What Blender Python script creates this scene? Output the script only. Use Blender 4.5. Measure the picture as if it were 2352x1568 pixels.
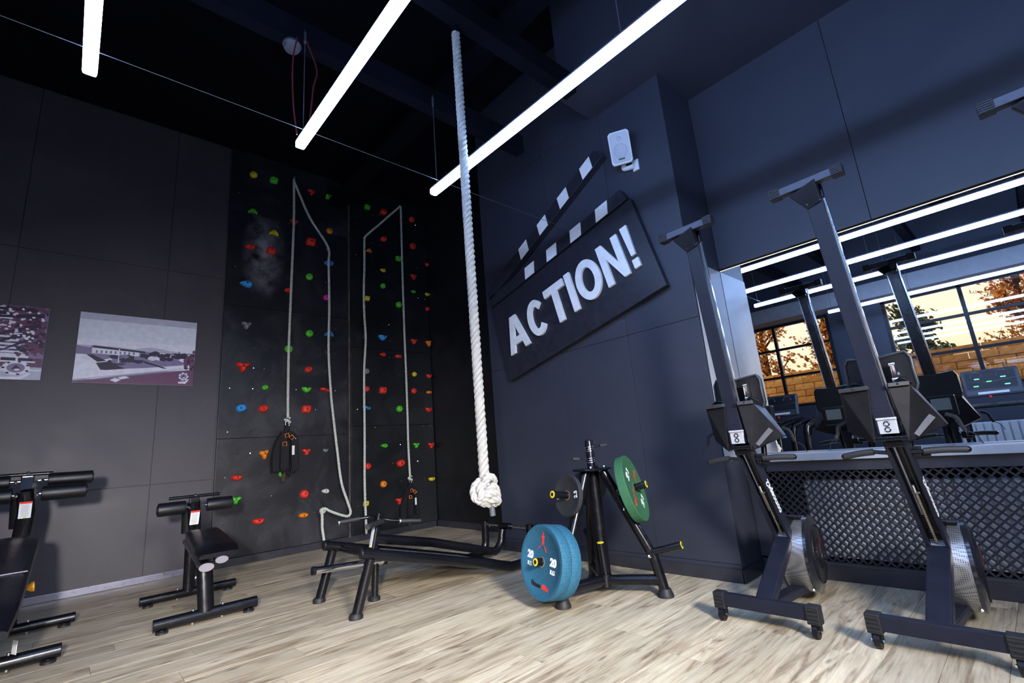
import bpy, bmesh, math, random
from mathutils import Vector, Matrix, Euler
S = bpy.context.scene
for o in list(bpy.data.objects): bpy.data.objects.remove(o)
COL = S.collection
PI = math.pi
rnd = random.Random(7)
# ------------------------------------------------------------ camera
cam_d = bpy.data.cameras.new('camera'); cam = bpy.data.objects.new('camera', cam_d); COL.objects.link(cam)
cam_d.sensor_width = 36.0; cam_d.sensor_fit = 'HORIZONTAL'; cam_d.lens = 36.0*1096.2/2352.0
cam_d.clip_start = 0.02; cam_d.clip_end = 200
cam.matrix_world = Matrix.Translation((0, 0, 1.0)) @ (Matrix.Rotation(-0.7532, 4, 'Z') @ Matrix.Rotation(PI/2+0.2241, 4, 'X') @ Matrix.Rotation(-0.0820, 4, 'Z'))
S.camera = cam
# ------------------------------------------------------------ world, lights, exposure
S.view_settings.view_transform = 'Standard'; S.view_settings.look = 'None'
S.view_settings.gamma = 1.0; S.view_settings.use_curve_mapping = False
S.view_settings.exposure = 0.0
W = bpy.data.worlds.new('evening_sky'); S.world = W; W.use_nodes = True
wn = W.node_tree.nodes; wl = W.node_tree.links; wn.clear()
wo = wn.new('ShaderNodeOutputWorld'); wb = wn.new('ShaderNodeBackground'); wr = wn.new('ShaderNodeValToRGB')
wt = wn.new('ShaderNodeTexCoord'); wm = wn.new('ShaderNodeSeparateXYZ')
wl.new(wt.outputs['Generated'], wm.inputs[0]); wl.new(wm.outputs['Z'], wr.inputs[0])
e = wr.color_ramp.elements; e[0].position = 0.0; e[0].color = (1.0, .55, .18, 1); e[1].position = .5; e[1].color = (.62, .66, .8, 1)
x_ = e.new(.13); x_.color = (1.0, .82, .62, 1)
wl.new(wr.outputs[0], wb.inputs[0]); wb.inputs[1].default_value = 2.2; wl.new(wb.outputs[0], wo.inputs[0])

def area(name, loc, target, size, power, color, shape='DISK', spread=PI):
    d = bpy.data.lights.new(name, 'AREA'); d.shape = shape; d.size = size; d.energy = power; d.color = color; d.spread = spread
    o = bpy.data.objects.new(name, d); COL.objects.link(o); o.location = loc
    o.rotation_euler = (Vector(target)-Vector(loc)).to_track_quat('-Z', 'Y').to_euler()
    return o
LAMP_STRENGTH = 42.0
area('flash_left', (-.38, -.10, 1.25), (.75, 4.2, .12), .14, 47, (1, .95, .94), spread=PI*.42)
area('flash_right', (.45, -1.9, 2.2), (2.4, 2.4, -.1), .75, 62, (1, .965, .93), spread=PI*.36)

# ------------------------------------------------------------ materials
MATS = {}
def mat(name, col=(.5, .5, .5), rough=.5, metal=0., noise=0., nscale=8., bump=0., bscale=60., coat=0., emit=None, estr=0., spec=None):
    if name in MATS: return MATS[name]
    m = bpy.data.materials.new(name); m.use_nodes = True; nt = m.node_tree; b = nt.nodes['Principled BSDF']
    b.inputs['Base Color'].default_value = (*col, 1); b.inputs['Roughness'].default_value = rough; b.inputs['Metallic'].default_value = metal
    if coat: b.inputs['Coat Weight'].default_value = coat; b.inputs['Coat Roughness'].default_value = .15
    if spec is not None: b.inputs['Specular IOR Level'].default_value = spec
    if emit: b.inputs['Emission Color'].default_value = (*emit, 1); b.inputs['Emission Strength'].default_value = estr
    tc = nt.nodes.new('ShaderNodeTexCoord')
    if noise:
        n = nt.nodes.new('ShaderNodeTexNoise'); n.inputs['Scale'].default_value = nscale; n.inputs['Detail'].default_value = 6
        nt.links.new(tc.outputs['Object'], n.inputs['Vector'])
        r = nt.nodes.new('ShaderNodeMapRange'); r.inputs['From Min'].default_value = .3; r.inputs['From Max'].default_value = .7
        r.inputs['To Min'].default_value = 1-noise; r.inputs['To Max'].default_value = 1+noise
        mx = nt.nodes.new('ShaderNodeVectorMath'); mx.operation = 'SCALE'; mx.inputs[0].default_value = col
        nt.links.new(n.outputs['Fac'], r.inputs['Value']); nt.links.new(r.outputs[0], mx.inputs['Scale']); nt.links.new(mx.outputs[0], b.inputs['Base Color'])
        r2 = nt.nodes.new('ShaderNodeMapRange'); r2.inputs['To Min'].default_value = max(.02, rough-.12); r2.inputs['To Max'].default_value = min(1, rough+.12)
        nt.links.new(n.outputs['Fac'], r2.inputs['Value']); nt.links.new(r2.outputs[0], b.inputs['Roughness'])
    if bump:
        n2 = nt.nodes.new('ShaderNodeTexNoise'); n2.inputs['Scale'].default_value = bscale; n2.inputs['Detail'].default_value = 3
        nt.links.new(tc.outputs['Object'], n2.inputs['Vector'])
        bp = nt.nodes.new('ShaderNodeBump'); bp.inputs['Strength'].default_value = bump; bp.inputs['Distance'].default_value = .004
        nt.links.new(n2.outputs['Fac'], bp.inputs['Height']); nt.links.new(bp.outputs[0], b.inputs['Normal'])
    MATS[name] = m; return m

def scuffed(name, col, scuff, rough=.4, amount=.5, dots=0.0):
    m = mat(name, col, rough); nt = m.node_tree; b = nt.nodes['Principled BSDF']; N = nt.nodes.new; L = nt.links.new
    tc = N('ShaderNodeTexCoord'); n1 = N('ShaderNodeTexNoise'); n1.inputs['Scale'].default_value = 1.6; n1.inputs['Detail'].default_value = 9; n1.inputs['Roughness'].default_value = .72
    n1.inputs['Distortion'].default_value = .6
    L(tc.outputs['Object'], n1.inputs['Vector'])
    r = N('ShaderNodeValToRGB'); r.color_ramp.elements[0].position = .46; r.color_ramp.elements[0].color = (0, 0, 0, 1)
    r.color_ramp.elements[1].position = .8; r.color_ramp.elements[1].color = (1, 1, 1, 1)
    L(n1.outputs['Fac'], r.inputs[0])
    mu = N('ShaderNodeMath'); mu.operation = 'MULTIPLY'; mu.inputs[1].default_value = amount; L(r.outputs[0], mu.inputs[0])
    n3 = N('ShaderNodeTexNoise'); n3.inputs['Scale'].default_value = 38; n3.inputs['Detail'].default_value = 2; L(tc.outputs['Object'], n3.inputs['Vector'])
    r3 = N('ShaderNodeValToRGB'); r3.color_ramp.elements[0].position = .765; r3.color_ramp.elements[1].position = .80; L(n3.outputs['Fac'], r3.inputs[0])
    m3 = N('ShaderNodeMath'); m3.operation = 'MULTIPLY_ADD'; m3.inputs[1].default_value = dots; L(r3.outputs[0], m3.inputs[0]); L(mu.outputs[0], m3.inputs[2])
    cl = N('ShaderNodeClamp'); L(m3.outputs[0], cl.inputs[0])
    mx = N('ShaderNodeMix'); mx.data_type = 'RGBA'; mx.inputs['A'].default_value = (*col, 1); mx.inputs['B'].default_value = (*scuff, 1)
    L(cl.outputs[0], mx.inputs['Factor']); L(mx.outputs['Result'], b.inputs['Base Color'])
    r2 = N('ShaderNodeMapRange'); r2.inputs['To Min'].default_value = rough-.1; r2.inputs['To Max'].default_value = rough+.22
    L(n1.outputs['Fac'], r2.inputs['Value']); L(r2.outputs[0], b.inputs['Roughness'])
    bp = N('ShaderNodeBump'); bp.inputs['Strength'].default_value = .12; bp.inputs['Distance'].default_value = .006
    n4 = N('ShaderNodeTexNoise'); n4.inputs['Scale'].default_value = 3.2; n4.inputs['Detail'].default_value = 4; L(tc.outputs['Object'], n4.inputs['Vector'])
    L(n4.outputs['Fac'], bp.inputs['Height']); L(bp.outputs[0], b.inputs['Normal'])
    return m
wall_m = scuffed('dark_blue_grey_wall_paint', (.031, .035, .052), (.052, .057, .078), .48, .45, .5)
back_m = scuffed('dark_grey_wall_paint', (.056, .050, .060), (.10, .09, .108), .44, .55, .35)
climb_m = scuffed('painted_climbing_plywood', (.013, .0132, .017), (.080, .080, .092), .32, .7, .35)
def painted_glow():  # scuffed plywood with a soft silvery glow painted into its base colour
    m = scuffed('climbing_plywood_painted_glow', (.013, .0135, .018), (.055, .055, .064), .30, .55, .25); nt = m.node_tree; b = nt.nodes['Principled BSDF']; N = nt.nodes.new; L = nt.links.new
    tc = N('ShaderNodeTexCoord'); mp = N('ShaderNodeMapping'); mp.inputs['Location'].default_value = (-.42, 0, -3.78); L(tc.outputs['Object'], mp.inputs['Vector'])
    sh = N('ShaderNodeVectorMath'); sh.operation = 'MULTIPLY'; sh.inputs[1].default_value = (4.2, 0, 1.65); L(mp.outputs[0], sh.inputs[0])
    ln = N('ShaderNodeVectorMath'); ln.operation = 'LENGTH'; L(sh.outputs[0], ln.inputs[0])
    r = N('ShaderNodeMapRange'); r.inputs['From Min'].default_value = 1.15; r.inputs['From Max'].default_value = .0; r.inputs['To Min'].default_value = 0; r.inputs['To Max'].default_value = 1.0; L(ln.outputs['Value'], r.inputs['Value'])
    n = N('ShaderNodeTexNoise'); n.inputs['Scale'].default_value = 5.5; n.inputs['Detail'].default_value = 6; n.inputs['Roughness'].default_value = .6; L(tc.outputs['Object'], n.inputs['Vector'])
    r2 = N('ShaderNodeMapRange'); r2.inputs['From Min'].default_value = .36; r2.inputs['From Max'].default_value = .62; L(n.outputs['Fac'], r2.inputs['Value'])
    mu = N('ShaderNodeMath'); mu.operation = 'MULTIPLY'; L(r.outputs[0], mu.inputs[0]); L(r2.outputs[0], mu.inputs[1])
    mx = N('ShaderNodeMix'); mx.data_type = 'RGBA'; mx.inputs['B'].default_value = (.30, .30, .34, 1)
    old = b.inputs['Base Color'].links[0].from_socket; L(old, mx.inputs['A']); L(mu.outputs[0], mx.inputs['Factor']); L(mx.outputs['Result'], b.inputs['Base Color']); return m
painted_glow_m = painted_glow()
climb2_m = scuffed('black_climbing_plywood', (.007, .008, .010), (.042, .042, .049), .36, .5, .45)
ceil_m = mat('black_ceiling_paint', (.0035, .004, .008), .9, noise=.4, nscale=3, spec=.1)
trim_m = mat('black_skirting', (.03, .03, .04), .35, noise=.2)
alu_m = mat('brushed_aluminium', (.24, .24, .30), .32, .8, noise=.1, nscale=30)
steel_m = mat('black_powder_coated_steel', (.0045, .0045, .0065), .25, noise=.04, nscale=20, spec=.4)
steelb_m = mat('blue_black_painted_steel', (.011, .012, .022), .42, noise=.12, nscale=14, spec=.25)
chrome_m = mat('chrome', (.80, .80, .82), .14, 1.0, noise=.03, nscale=30)
rubber_m = mat('black_rubber', (.010, .010, .012), .6, noise=.2, nscale=40, bump=.2, bscale=200)
vinyl_m = mat('black_vinyl_upholstery', (.004, .004, .007), .30, spec=.35, noise=.2, nscale=10, bump=.15, bscale=120)
foam_m = mat('black_foam_roller', (.006, .006, .008), .38, spec=.4, noise=.15, nscale=30, bump=.25, bscale=220)
plastic_m = mat('black_plastic', (.007, .007, .009), .40, noise=.08, nscale=16, spec=.25)
grey_plastic_m = mat('satin_grey_plastic', (.035, .034, .036), .42, noise=.2, nscale=12)
white_m = mat('white_paint', (.84, .85, .84), .42, noise=.06, nscale=12)
white_plastic_m = mat('white_plastic', (.66, .68, .70), .38, noise=.05, nscale=10)
rope_m = mat('off_white_cotton_rope', (.35, .34, .31), .85, noise=.14, nscale=25, bump=.5, bscale=300)
cord_m = mat('white_kernmantle_cord', (.62, .64, .57), .75, noise=.2, nscale=80, bump=.3, bscale=400)
sill_m = mat('pale_grey_window_sill', (.50, .50, .51), .30, noise=.12, nscale=6)
red_m = mat('red_print', (.80, .035, .02), .45, noise=.06)
yellow_m = mat('yellow_plastic', (.80, .62, .02), .4, noise=.06)
orange_m = mat('orange_plastic', (.90, .38, .02), .4, noise=.06)
black_m = mat('black_print', (.008, .008, .010), .5, noise=.1)
whitep_m = mat('white_print', (.75, .76, .77), .5, noise=.04)
radi_m = mat('white_enamel_radiator', (.62, .62, .62), .35, noise=.06)
webb_m = mat('black_webbing', (.007, .007, .010), .75, noise=.2, nscale=50, bump=.4, bscale=300)
concrete_m = mat('grey_concrete', (.36, .37, .35), .8, noise=.25, nscale=5, bump=.4, bscale=40)

def speckled(name, base, fleck, rough=.75):
    m = mat(name, base, rough); nt = m.node_tree; b = nt.nodes['Principled BSDF']; N = nt.nodes.new; L = nt.links.new
    tc = N('ShaderNodeTexCoord'); n = N('ShaderNodeTexNoise'); n.inputs['Scale'].default_value = 300; n.inputs['Detail'].default_value = 1
    L(tc.outputs['Object'], n.inputs['Vector']); r = N('ShaderNodeValToRGB')
    r.color_ramp.elements[0].position = .38; r.color_ramp.elements[0].color = (*base, 1); r.color_ramp.elements[1].position = .66; r.color_ramp.elements[1].color = (*fleck, 1)
    L(n.outputs['Fac'], r.inputs[0]); L(r.outputs[0], b.inputs['Base Color'])
    bp = N('ShaderNodeBump'); bp.inputs['Strength'].default_value = .3; bp.inputs['Distance'].default_value = .002; L(n.outputs['Fac'], bp.inputs['Height']); L(bp.outputs[0], b.inputs['Normal'])
    return m
blue_plate_m = speckled('blue_speckled_crumb_rubber', (.004, .050, .10), (.028, .16, .25))
green_plate_m = speckled('green_speckled_crumb_rubber', (.010, .070, .025), (.04, .16, .07))
black_plate_m = speckled('black_crumb_rubber', (.012, .012, .014), (.035, .035, .04), .6)

def wood_mat():
    m = bpy.data.materials.new('pale_oak_laminate'); m.use_nodes = True; nt = m.node_tree; b = nt.nodes['Principled BSDF']; N = nt.nodes.new; L = nt.links.new
    tc = N('ShaderNodeTexCoord'); oi = N('ShaderNodeObjectInfo')
    ml = N('ShaderNodeMath'); ml.operation = 'MULTIPLY'; ml.inputs[1].default_value = 37.0; L(oi.outputs['Random'], ml.inputs[0])
    cb = N('ShaderNodeCombineXYZ'); L(ml.outputs[0], cb.inputs[0]); L(ml.outputs[0], cb.inputs[2])
    ad = N('ShaderNodeVectorMath'); L(tc.outputs['Object'], ad.inputs[0]); L(cb.outputs[0], ad.inputs[1])
    mp = N('ShaderNodeMapping'); mp.inputs['Scale'].default_value = (1.1, 9.0, 1.0); L(ad.outputs[0], mp.inputs['Vector'])
    n1 = N('ShaderNodeTexNoise'); n1.inputs['Scale'].default_value = 1.7; n1.inputs['Detail'].default_value = 8; n1.inputs['Roughness'].default_value = .62; n1.inputs['Distortion'].default_value = 1.4
    L(mp.outputs[0], n1.inputs['Vector'])
    r1 = N('ShaderNodeValToRGB'); ee = r1.color_ramp.elements
    ee[0].position = .30; ee[0].color = (.21, .145, .085, 1); ee[1].position = .68; ee[1].color = (.70, .61, .44, 1)
    q = ee.new(.40); q.color = (.42, .33, .22, 1); q = ee.new(.50); q.color = (.58, .485, .335, 1)
    L(n1.outputs['Fac'], r1.inputs[0])
    mp2 = N('ShaderNodeMapping'); mp2.inputs['Scale'].default_value = (2.5, 46.0, 1.0); L(ad.outputs[0], mp2.inputs['Vector'])
    n2 = N('ShaderNodeTexNoise'); n2.inputs['Scale'].default_value = 2.0; n2.inputs['Detail'].default_value = 5; L(mp2.outputs[0], n2.inputs['Vector'])
    rr = N('ShaderNodeMapRange'); rr.inputs['From Min'].default_value = .3; rr.inputs['From Max'].default_value = .75; rr.inputs['To Min'].default_value = .78; rr.inputs['To Max'].default_value = 1.12; L(n2.outputs['Fac'], rr.inputs['Value'])
    # knots
    mp3 = N('ShaderNodeMapping'); mp3.inputs['Scale'].default_value = (2.2, 7.5, 1.0); L(ad.outputs[0], mp3.inputs['Vector'])
    vo = N('ShaderNodeTexVoronoi'); vo.inputs['Scale'].default_value = 1.3; L(mp3.outputs[0], vo.inputs['Vector'])
    rk = N('ShaderNodeMapRange'); rk.inputs['From Min'].default_value = .02; rk.inputs['From Max'].default_value = .13; rk.inputs['To Min'].default_value = .30; rk.inputs['To Max'].default_value = 1.0; L(vo.outputs['Distance'], rk.inputs['Value'])
    # per-plank tone
    rp = N('ShaderNodeMapRange'); rp.inputs['To Min'].default_value = .80; rp.inputs['To Max'].default_value = 1.12; L(oi.outputs['Random'], rp.inputs['Value'])
    m1 = N('ShaderNodeMath'); m1.operation = 'MULTIPLY'; L(rr.outputs[0], m1.inputs[0]); L(rk.outputs[0], m1.inputs[1])
    m2 = N('ShaderNodeMath'); m2.operation = 'MULTIPLY'; L(m1.outputs[0], m2.inputs[0]); L(rp.outputs[0], m2.inputs[1])
    sc = N('ShaderNodeVectorMath'); sc.operation = 'SCALE'; L(r1.outputs[0], sc.inputs[0]); L(m2.outputs[0], sc.inputs['Scale'])
    L(sc.outputs[0], b.inputs['Base Color']); b.inputs['Roughness'].default_value = .42
    bp = N('ShaderNodeBump'); bp.inputs['Strength'].default_value = .12; bp.inputs['Distance'].default_value = .002; L(n2.outputs['Fac'], bp.inputs['Height']); L(bp.outputs[0], b.inputs['Normal'])
    return m
wood_m = wood_mat()
def mirror_mat():
    m = mat('silvered_mirror_glass', (.86, .88, .88), 0.0, 1.0); return m
mirror_m = mirror_mat()
def glass_mat():
    m = bpy.data.materials.new('window_glass'); m.use_nodes = True; nt = m.node_tree; nt.nodes.clear(); N = nt.nodes.new
    o = N('ShaderNodeOutputMaterial'); g = N('ShaderNodeBsdfGlossy'); g.inputs['Roughness'].default_value = .01
    t = N('ShaderNodeBsdfTransparent'); t.inputs[0].default_value = (.9, .9, .88, 1); mx = N('ShaderNodeMixShader'); mx.inputs[0].default_value = .12
    nt.links.new(t.outputs[0], mx.inputs[1]); nt.links.new(g.outputs[0], mx.inputs[2]); nt.links.new(mx.outputs[0], o.inputs[0]); return m
glass_m = glass_mat()
def emit_mat(name, col, s):
    m = bpy.data.materials.new(name); m.use_nodes = True; b = m.node_tree.nodes['Principled BSDF']
    b.inputs['Base Color'].default_value = (.8, .8, .8, 1); b.inputs['Emission Color'].default_value = (*col, 1); b.inputs['Emission Strength'].default_value = s; return m
lamp_m = emit_mat('cool_white_led_diffuser', (.34, .53, 1.0), LAMP_STRENGTH)
led_m = emit_mat('warm_led_strip', (1.0, .82, .38), 1.6)

# ------------------------------------------------------------ mesh helpers
class MB:
    def __init__(s): s.v = []; s.f = []; s.sm = []; s.mi = []; s.cur = 0
    def add(s, vs, fs, smooth=False):
        b = len(s.v); s.v += [tuple(v) for v in vs]; s.f += [tuple(i+b for i in f) for f in fs]; s.sm += [smooth]*len(fs); s.mi += [s.cur]*len(fs); return s
    def box(s, c, d, R=None, bev=0.0):
        hx, hy, hz = d[0]/2, d[1]/2, d[2]/2
        if bev <= 0:
            vs = [Vector((x, y, z)) for x in (-hx, hx) for y in (-hy, hy) for z in (-hz, hz)]
            fs = [(0, 1, 3, 2), (4, 6, 7, 5), (0, 4, 5, 1), (2, 3, 7, 6), (0, 2, 6, 4), (1, 5, 7, 3)]
        else:
            bm = bmesh.new(); bmesh.ops.create_cube(bm, size=1.0)
            for v in bm.verts: v.co = Vector((v.co.x*d[0], v.co.y*d[1], v.co.z*d[2]))
            bmesh.ops.bevel(bm, geom=bm.edges[:], offset=bev, segments=2, affect='EDGES', profile=.6)
            bm.verts.index_update(); vs = [v.co.copy() for v in bm.verts]; fs = [tuple(v.index for v in f.verts) for f in bm.faces]; bm.free()
        c = Vector(c)
        if R is not None: vs = [R @ v for v in vs]
        return s.add([v+c for v in vs], fs)
    def bar(s, a, b, w, h, side=(0, 1, 0), w2=None, h2=None):   # rectangular bar a->b, w along side, h along the third axis
        a = Vector(a); b = Vector(b); d = (b-a).normalized(); sd = Vector(side); sd = (sd-d*sd.dot(d)).normalized(); u = d.cross(sd)
        w2 = w if w2 is None else w2; h2 = h if h2 is None else h2; vs = []
        for p, ww, hh in ((a, w, h), (b, w2, h2)):
            for i, j in ((-1, -1), (1, -1), (1, 1), (-1, 1)): vs.append(p+sd*ww/2*i+u*hh/2*j)
        return s.add(vs, [(0, 1, 2, 3), (7, 6, 5, 4), (0, 4, 5, 1), (1, 5, 6, 2), (2, 6, 7, 3), (3, 7, 4, 0)])
    def tube(s, pts, r, n=12, cap=True, closed=False, sy=1.0, side=None):
        P = [Vector(p) for p in pts]; m = len(P); rs = r if isinstance(r, (list, tuple)) else [r]*m
        T = []
        for i in range(m):
            if closed: t = P[(i+1) % m]-P[i-1]
            else: t = P[min(i+1, m-1)]-P[max(i-1, 0)]
            T.append(t.normalized() if t.length > 1e-9 else Vector((0, 0, 1)))
        u = Vector(side) if side else (Vector((0, 0, 1)) if abs(T[0].z) < .9 else Vector((1, 0, 0)))
        u = (u-T[0]*u.dot(T[0])).normalized(); vs = []
        for i in range(m):
            u = (u-T[i]*u.dot(T[i]))
            u = u.normalized() if u.length > 1e-6 else T[i].orthogonal().normalized()
            w = T[i].cross(u)
            for k in range(n):
                a = 2*PI*k/n; vs.append(P[i]+u*math.cos(a)*rs[i]+w*math.sin(a)*rs[i]*sy)
        fs = []; rng = m if closed else m-1
        for i in range(rng):
            j = (i+1) % m
            for k in range(n): k2 = (k+1) % n; fs.append((i*n+k, i*n+k2, j*n+k2, j*n+k))
        s.add(vs, fs, True)
        if cap and not closed:
            b = len(s.v)-len(vs)
            s.f.append(tuple(b+k for k in reversed(range(n)))); s.sm.append(False); s.mi.append(s.cur)
            s.f.append(tuple(b+(m-1)*n+k for k in range(n))); s.sm.append(False); s.mi.append(s.cur)
        return s
    def cyl(s, a, b, r, n=16, r2=None): return s.tube([a, b], [r, r if r2 is None else r2], n)
    def lathe(s, prof, c, axis, n=32, cap=True):     # prof [(radius, along)]
        ax = Vector(axis).normalized(); u = ax.orthogonal().normalized(); w = ax.cross(u); c = Vector(c); vs = []
        for r, t in prof:
            for k in range(n): a = 2*PI*k/n; vs.append(c+ax*t+u*math.cos(a)*r+w*math.sin(a)*r)
        fs = [(i*n+k, i*n+(k+1) % n, (i+1)*n+(k+1) % n, (i+1)*n+k) for i in range(len(prof)-1) for k in range(n)]
        s.add(vs, fs, True)
        b = len(s.v)-len(vs)
        if not cap or prof[0] == prof[-1]: return s
        if prof[0][0] > 1e-6: s.f.append(tuple(b+k for k in reversed(range(n)))); s.sm.append(False); s.mi.append(s.cur)
        if prof[-1][0] > 1e-6: s.f.append(tuple(b+(len(prof)-1)*n+k for k in range(n))); s.sm.append(False); s.mi.append(s.cur)
        return s
    def prism(s, pts, off):                # planar polygon (3D points) extruded by vector off
        P = [Vector(p) for p in pts]; o = Vector(off); n = len(P)
        return s.add(P+[p+o for p in P], [tuple(range(n)), tuple(reversed(range(n, 2*n)))]+[(i, i+n, (i+1) % n+n, (i+1) % n) for i in range(n)])
    def ball(s, c, r, n=12, sc=(1, 1, 1)):
        c = Vector(c); vs = [c+Vector((0, 0, r*sc[2]))]; m = n//2
        for i in range(1, m):
            for k in range(n):
                t = PI*i/m; a = 2*PI*k/n; vs.append(c+Vector((r*sc[0]*math.sin(t)*math.cos(a), r*sc[1]*math.sin(t)*math.sin(a), r*sc[2]*math.cos(t))))
        vs.append(c-Vector((0, 0, r*sc[2]))); fs = [(0, 1+k, 1+(k+1) % n) for k in range(n)]
        for i in range(m-2):
            for k in range(n): a = 1+i*n+k; b = 1+i*n+(k+1) % n; fs.append((a, a+n, b+n, b))
        e = len(vs)-1; fs += [(e, 1+(m-2)*n+(k+1) % n, 1+(m-2)*n+k) for k in range(n)]
        return s.add(vs, fs, True)

def bez(pts, k=8):      # Catmull-Rom through points
    P = [Vector(p) for p in pts]; P = [P[0]*2-P[1]]+P+[P[-1]*2-P[-2]]; out = []
    for i in range(1, len(P)-2):
        a, b, c, d = P[i-1:i+3]
        for j in range(k):
            t = j/k; out.append(.5*((2*b)+(c-a)*t+(2*a-5*b+4*c-d)*t*t+(3*b-a-3*c+d)*t**3))
    out.append(P[-2]); return out

ORG = {}
def obj(name, mb, m=None, parent=None, kind=None, label=None, bevel=0.0):
    me = bpy.data.meshes.new(name)
    org = ORG[parent.name] if parent else Vector((0, 0, 0))
    vs = mb.v
    c = Vector((0, 0, 0))
    if parent is None and vs:
        xs = [v[0] for v in vs]; ys = [v[1] for v in vs]; zs = [v[2] for v in vs]; c = Vector(((min(xs)+max(xs))/2, (min(ys)+max(ys))/2, min(zs)))
    off = org if parent else c
    me.from_pydata([(v[0]-off.x, v[1]-off.y, v[2]-off.z) for v in vs], [], mb.f)
    ms = m if isinstance(m, (list, tuple)) else [m]
    for q in ms: me.materials.append(q)
    me.polygons.foreach_set('use_smooth', mb.sm); me.polygons.foreach_set('material_index', mb.mi); me.update()
    if any(mb.sm): SM = True
    else: SM = False
    bm = bmesh.new(); bm.from_mesh(me); bmesh.ops.recalc_face_normals(bm, faces=bm.faces); bm.to_mesh(me); bm.free()
    if SM: me.set_sharp_from_angle(angle=math.radians(38))
    o = bpy.data.objects.new(name, me); COL.objects.link(o)
    if parent: o.parent = parent; ORG[o.name] = org
    else: o.location = c; ORG[o.name] = c
    if bevel:
        b = o.modifiers.new('bevel', 'BEVEL'); b.width = bevel; b.segments = 2; b.limit_method = 'ANGLE'; b.angle_limit = math.radians(40)
    if kind: o['kind'] = kind
    if label: o['label'] = label
    return o
def thing(name, loc, label, cat, group=None):
    o = bpy.data.objects.new(name, None); COL.objects.link(o); o.location = loc; o.empty_display_size = .05
    o['label'] = label; o['category'] = cat
    if group: o['group'] = group
    ORG[o.name] = Vector(loc); return o
def tag(o, label, cat, group=None):
    o['label'] = label; o['category'] = cat
    if group: o['group'] = group
    return o
def stuff(o): o['kind'] = 'stuff'; return o
def structure(name, loc=(0, 0, 0)):
    o = bpy.data.objects.new(name, None); COL.objects.link(o); o.location = loc; o['kind'] = 'structure'; ORG[o.name] = Vector(loc); return o

def text_mb(txt, size, depth, M, offset=0.0, sx=1.0, spacing=1.0):
    cu = bpy.data.curves.new('tmp', 'FONT'); cu.body = txt; cu.size = size; cu.extrude = depth/2; cu.offset = offset; cu.align_x = 'CENTER'; cu.align_y = 'CENTER'
    cu.space_character = spacing; cu.resolution_u = 4
    o = bpy.data.objects.new('tmp', cu); COL.objects.link(o); dg = bpy.context.evaluated_depsgraph_get(); dg.update()
    me = bpy.data.meshes.new_from_object(o.evaluated_get(dg)); b = MB()
    xs = [v.co.x for v in me.vertices]; ys = [v.co.y for v in me.vertices]; cx = (min(xs)+max(xs))/2; cy = (min(ys)+max(ys))/2
    b.add([M @ Vector(((v.co.x-cx)*sx, v.co.y-cy, v.co.z)) for v in me.vertices], [tuple(p.vertices) for p in me.polygons])
    bpy.data.objects.remove(o); bpy.data.meshes.remove(me); bpy.data.curves.remove(cu)
    b.size = (max(xs)-min(xs), max(ys)-min(ys)); return b
def frame(o, x, y, z=None):             # matrix from origin and x,y axes
    x = Vector(x).normalized(); y = Vector(y); y = (y-x*y.dot(x)).normalized(); z = x.cross(y)
    M = Matrix((x, y, z)).transposed().to_4x4(); M.translation = Vector(o); return M
def letter_fit(ch, w, h, depth, M, bold=.03):       # one letter scaled to w x h
    b = text_mb(ch, 1.0, depth, Matrix.Identity(4), offset=bold)
    xs = [v[0] for v in b.v]; ys = [v[1] for v in b.v]; fx = w/(max(xs)-min(xs)); fy = h/(max(ys)-min(ys))
    b.v = [tuple(M @ Vector((v[0]*fx, v[1]*fy, v[2]))) for v in b.v]; return b
# ============================================================ SETTING
CEIL = 5.2; XA = 3.47; XM = 3.985; XR = 4.18; YB = 6.45; XW = -3.15; YF = -4.6
# floor with its planks
fl = structure('floor')
obj('subfloor', MB().box(((XW+XR)/2+.05, (YF+YB)/2, -.06), (XR-XW+.6, YB-YF+.4, .096)), mat('dark_underlay', (.10, .075, .05), .8, noise=.2), fl)
PW, PLN = .192, 1.285
pm = bpy.data.meshes.new('plank'); b_ = MB().box((0, 0, -.006), (PLN-.0022, PW-.0018, .012), bev=.0004)
pm.from_pydata([tuple(v) for v in b_.v], [], b_.f); pm.materials.append(wood_m)
far_ = MB(); rows = int((YB-YF)/PW)+1; cnt = 0
for r in range(rows):
    y = YB-PW/2-r*PW+.0; sh = ((r*0.43) % 1.0)*PLN+rnd.uniform(-.08, .08); x = XW-PLN+sh
    while x < XR+.1:
        xc = x+PLN/2
        x0, x1 = max(x, XW), min(x+PLN, XR-.01)
        if x1-x0 > .05:
            vis = y > .05 and (-.75 < xc < 4.9) and (xc > -.9+(6.4-y)*.02) and xc < y*1.9+4.2
            if y > -.05 and x1 > -.55 and not (x0 > XM and y < 1.6) and not (y < 1.2 and x1 < 1.0) and cnt < 290:
                o = bpy.data.objects.new('plank', pm); COL.objects.link(o); o.parent = fl; o.location = ((x0+x1)/2, y, rnd.uniform(-.0006, 0)); o.scale = ((x1-x0)/PLN, 1, 1); cnt += 1
            else: far_.box(((x0+x1)/2, y, -.006), (x1-x0-.0025, PW-.0022, .012))
        x += PLN
stuff(obj('distant_planks', far_, wood_m, fl))
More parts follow.
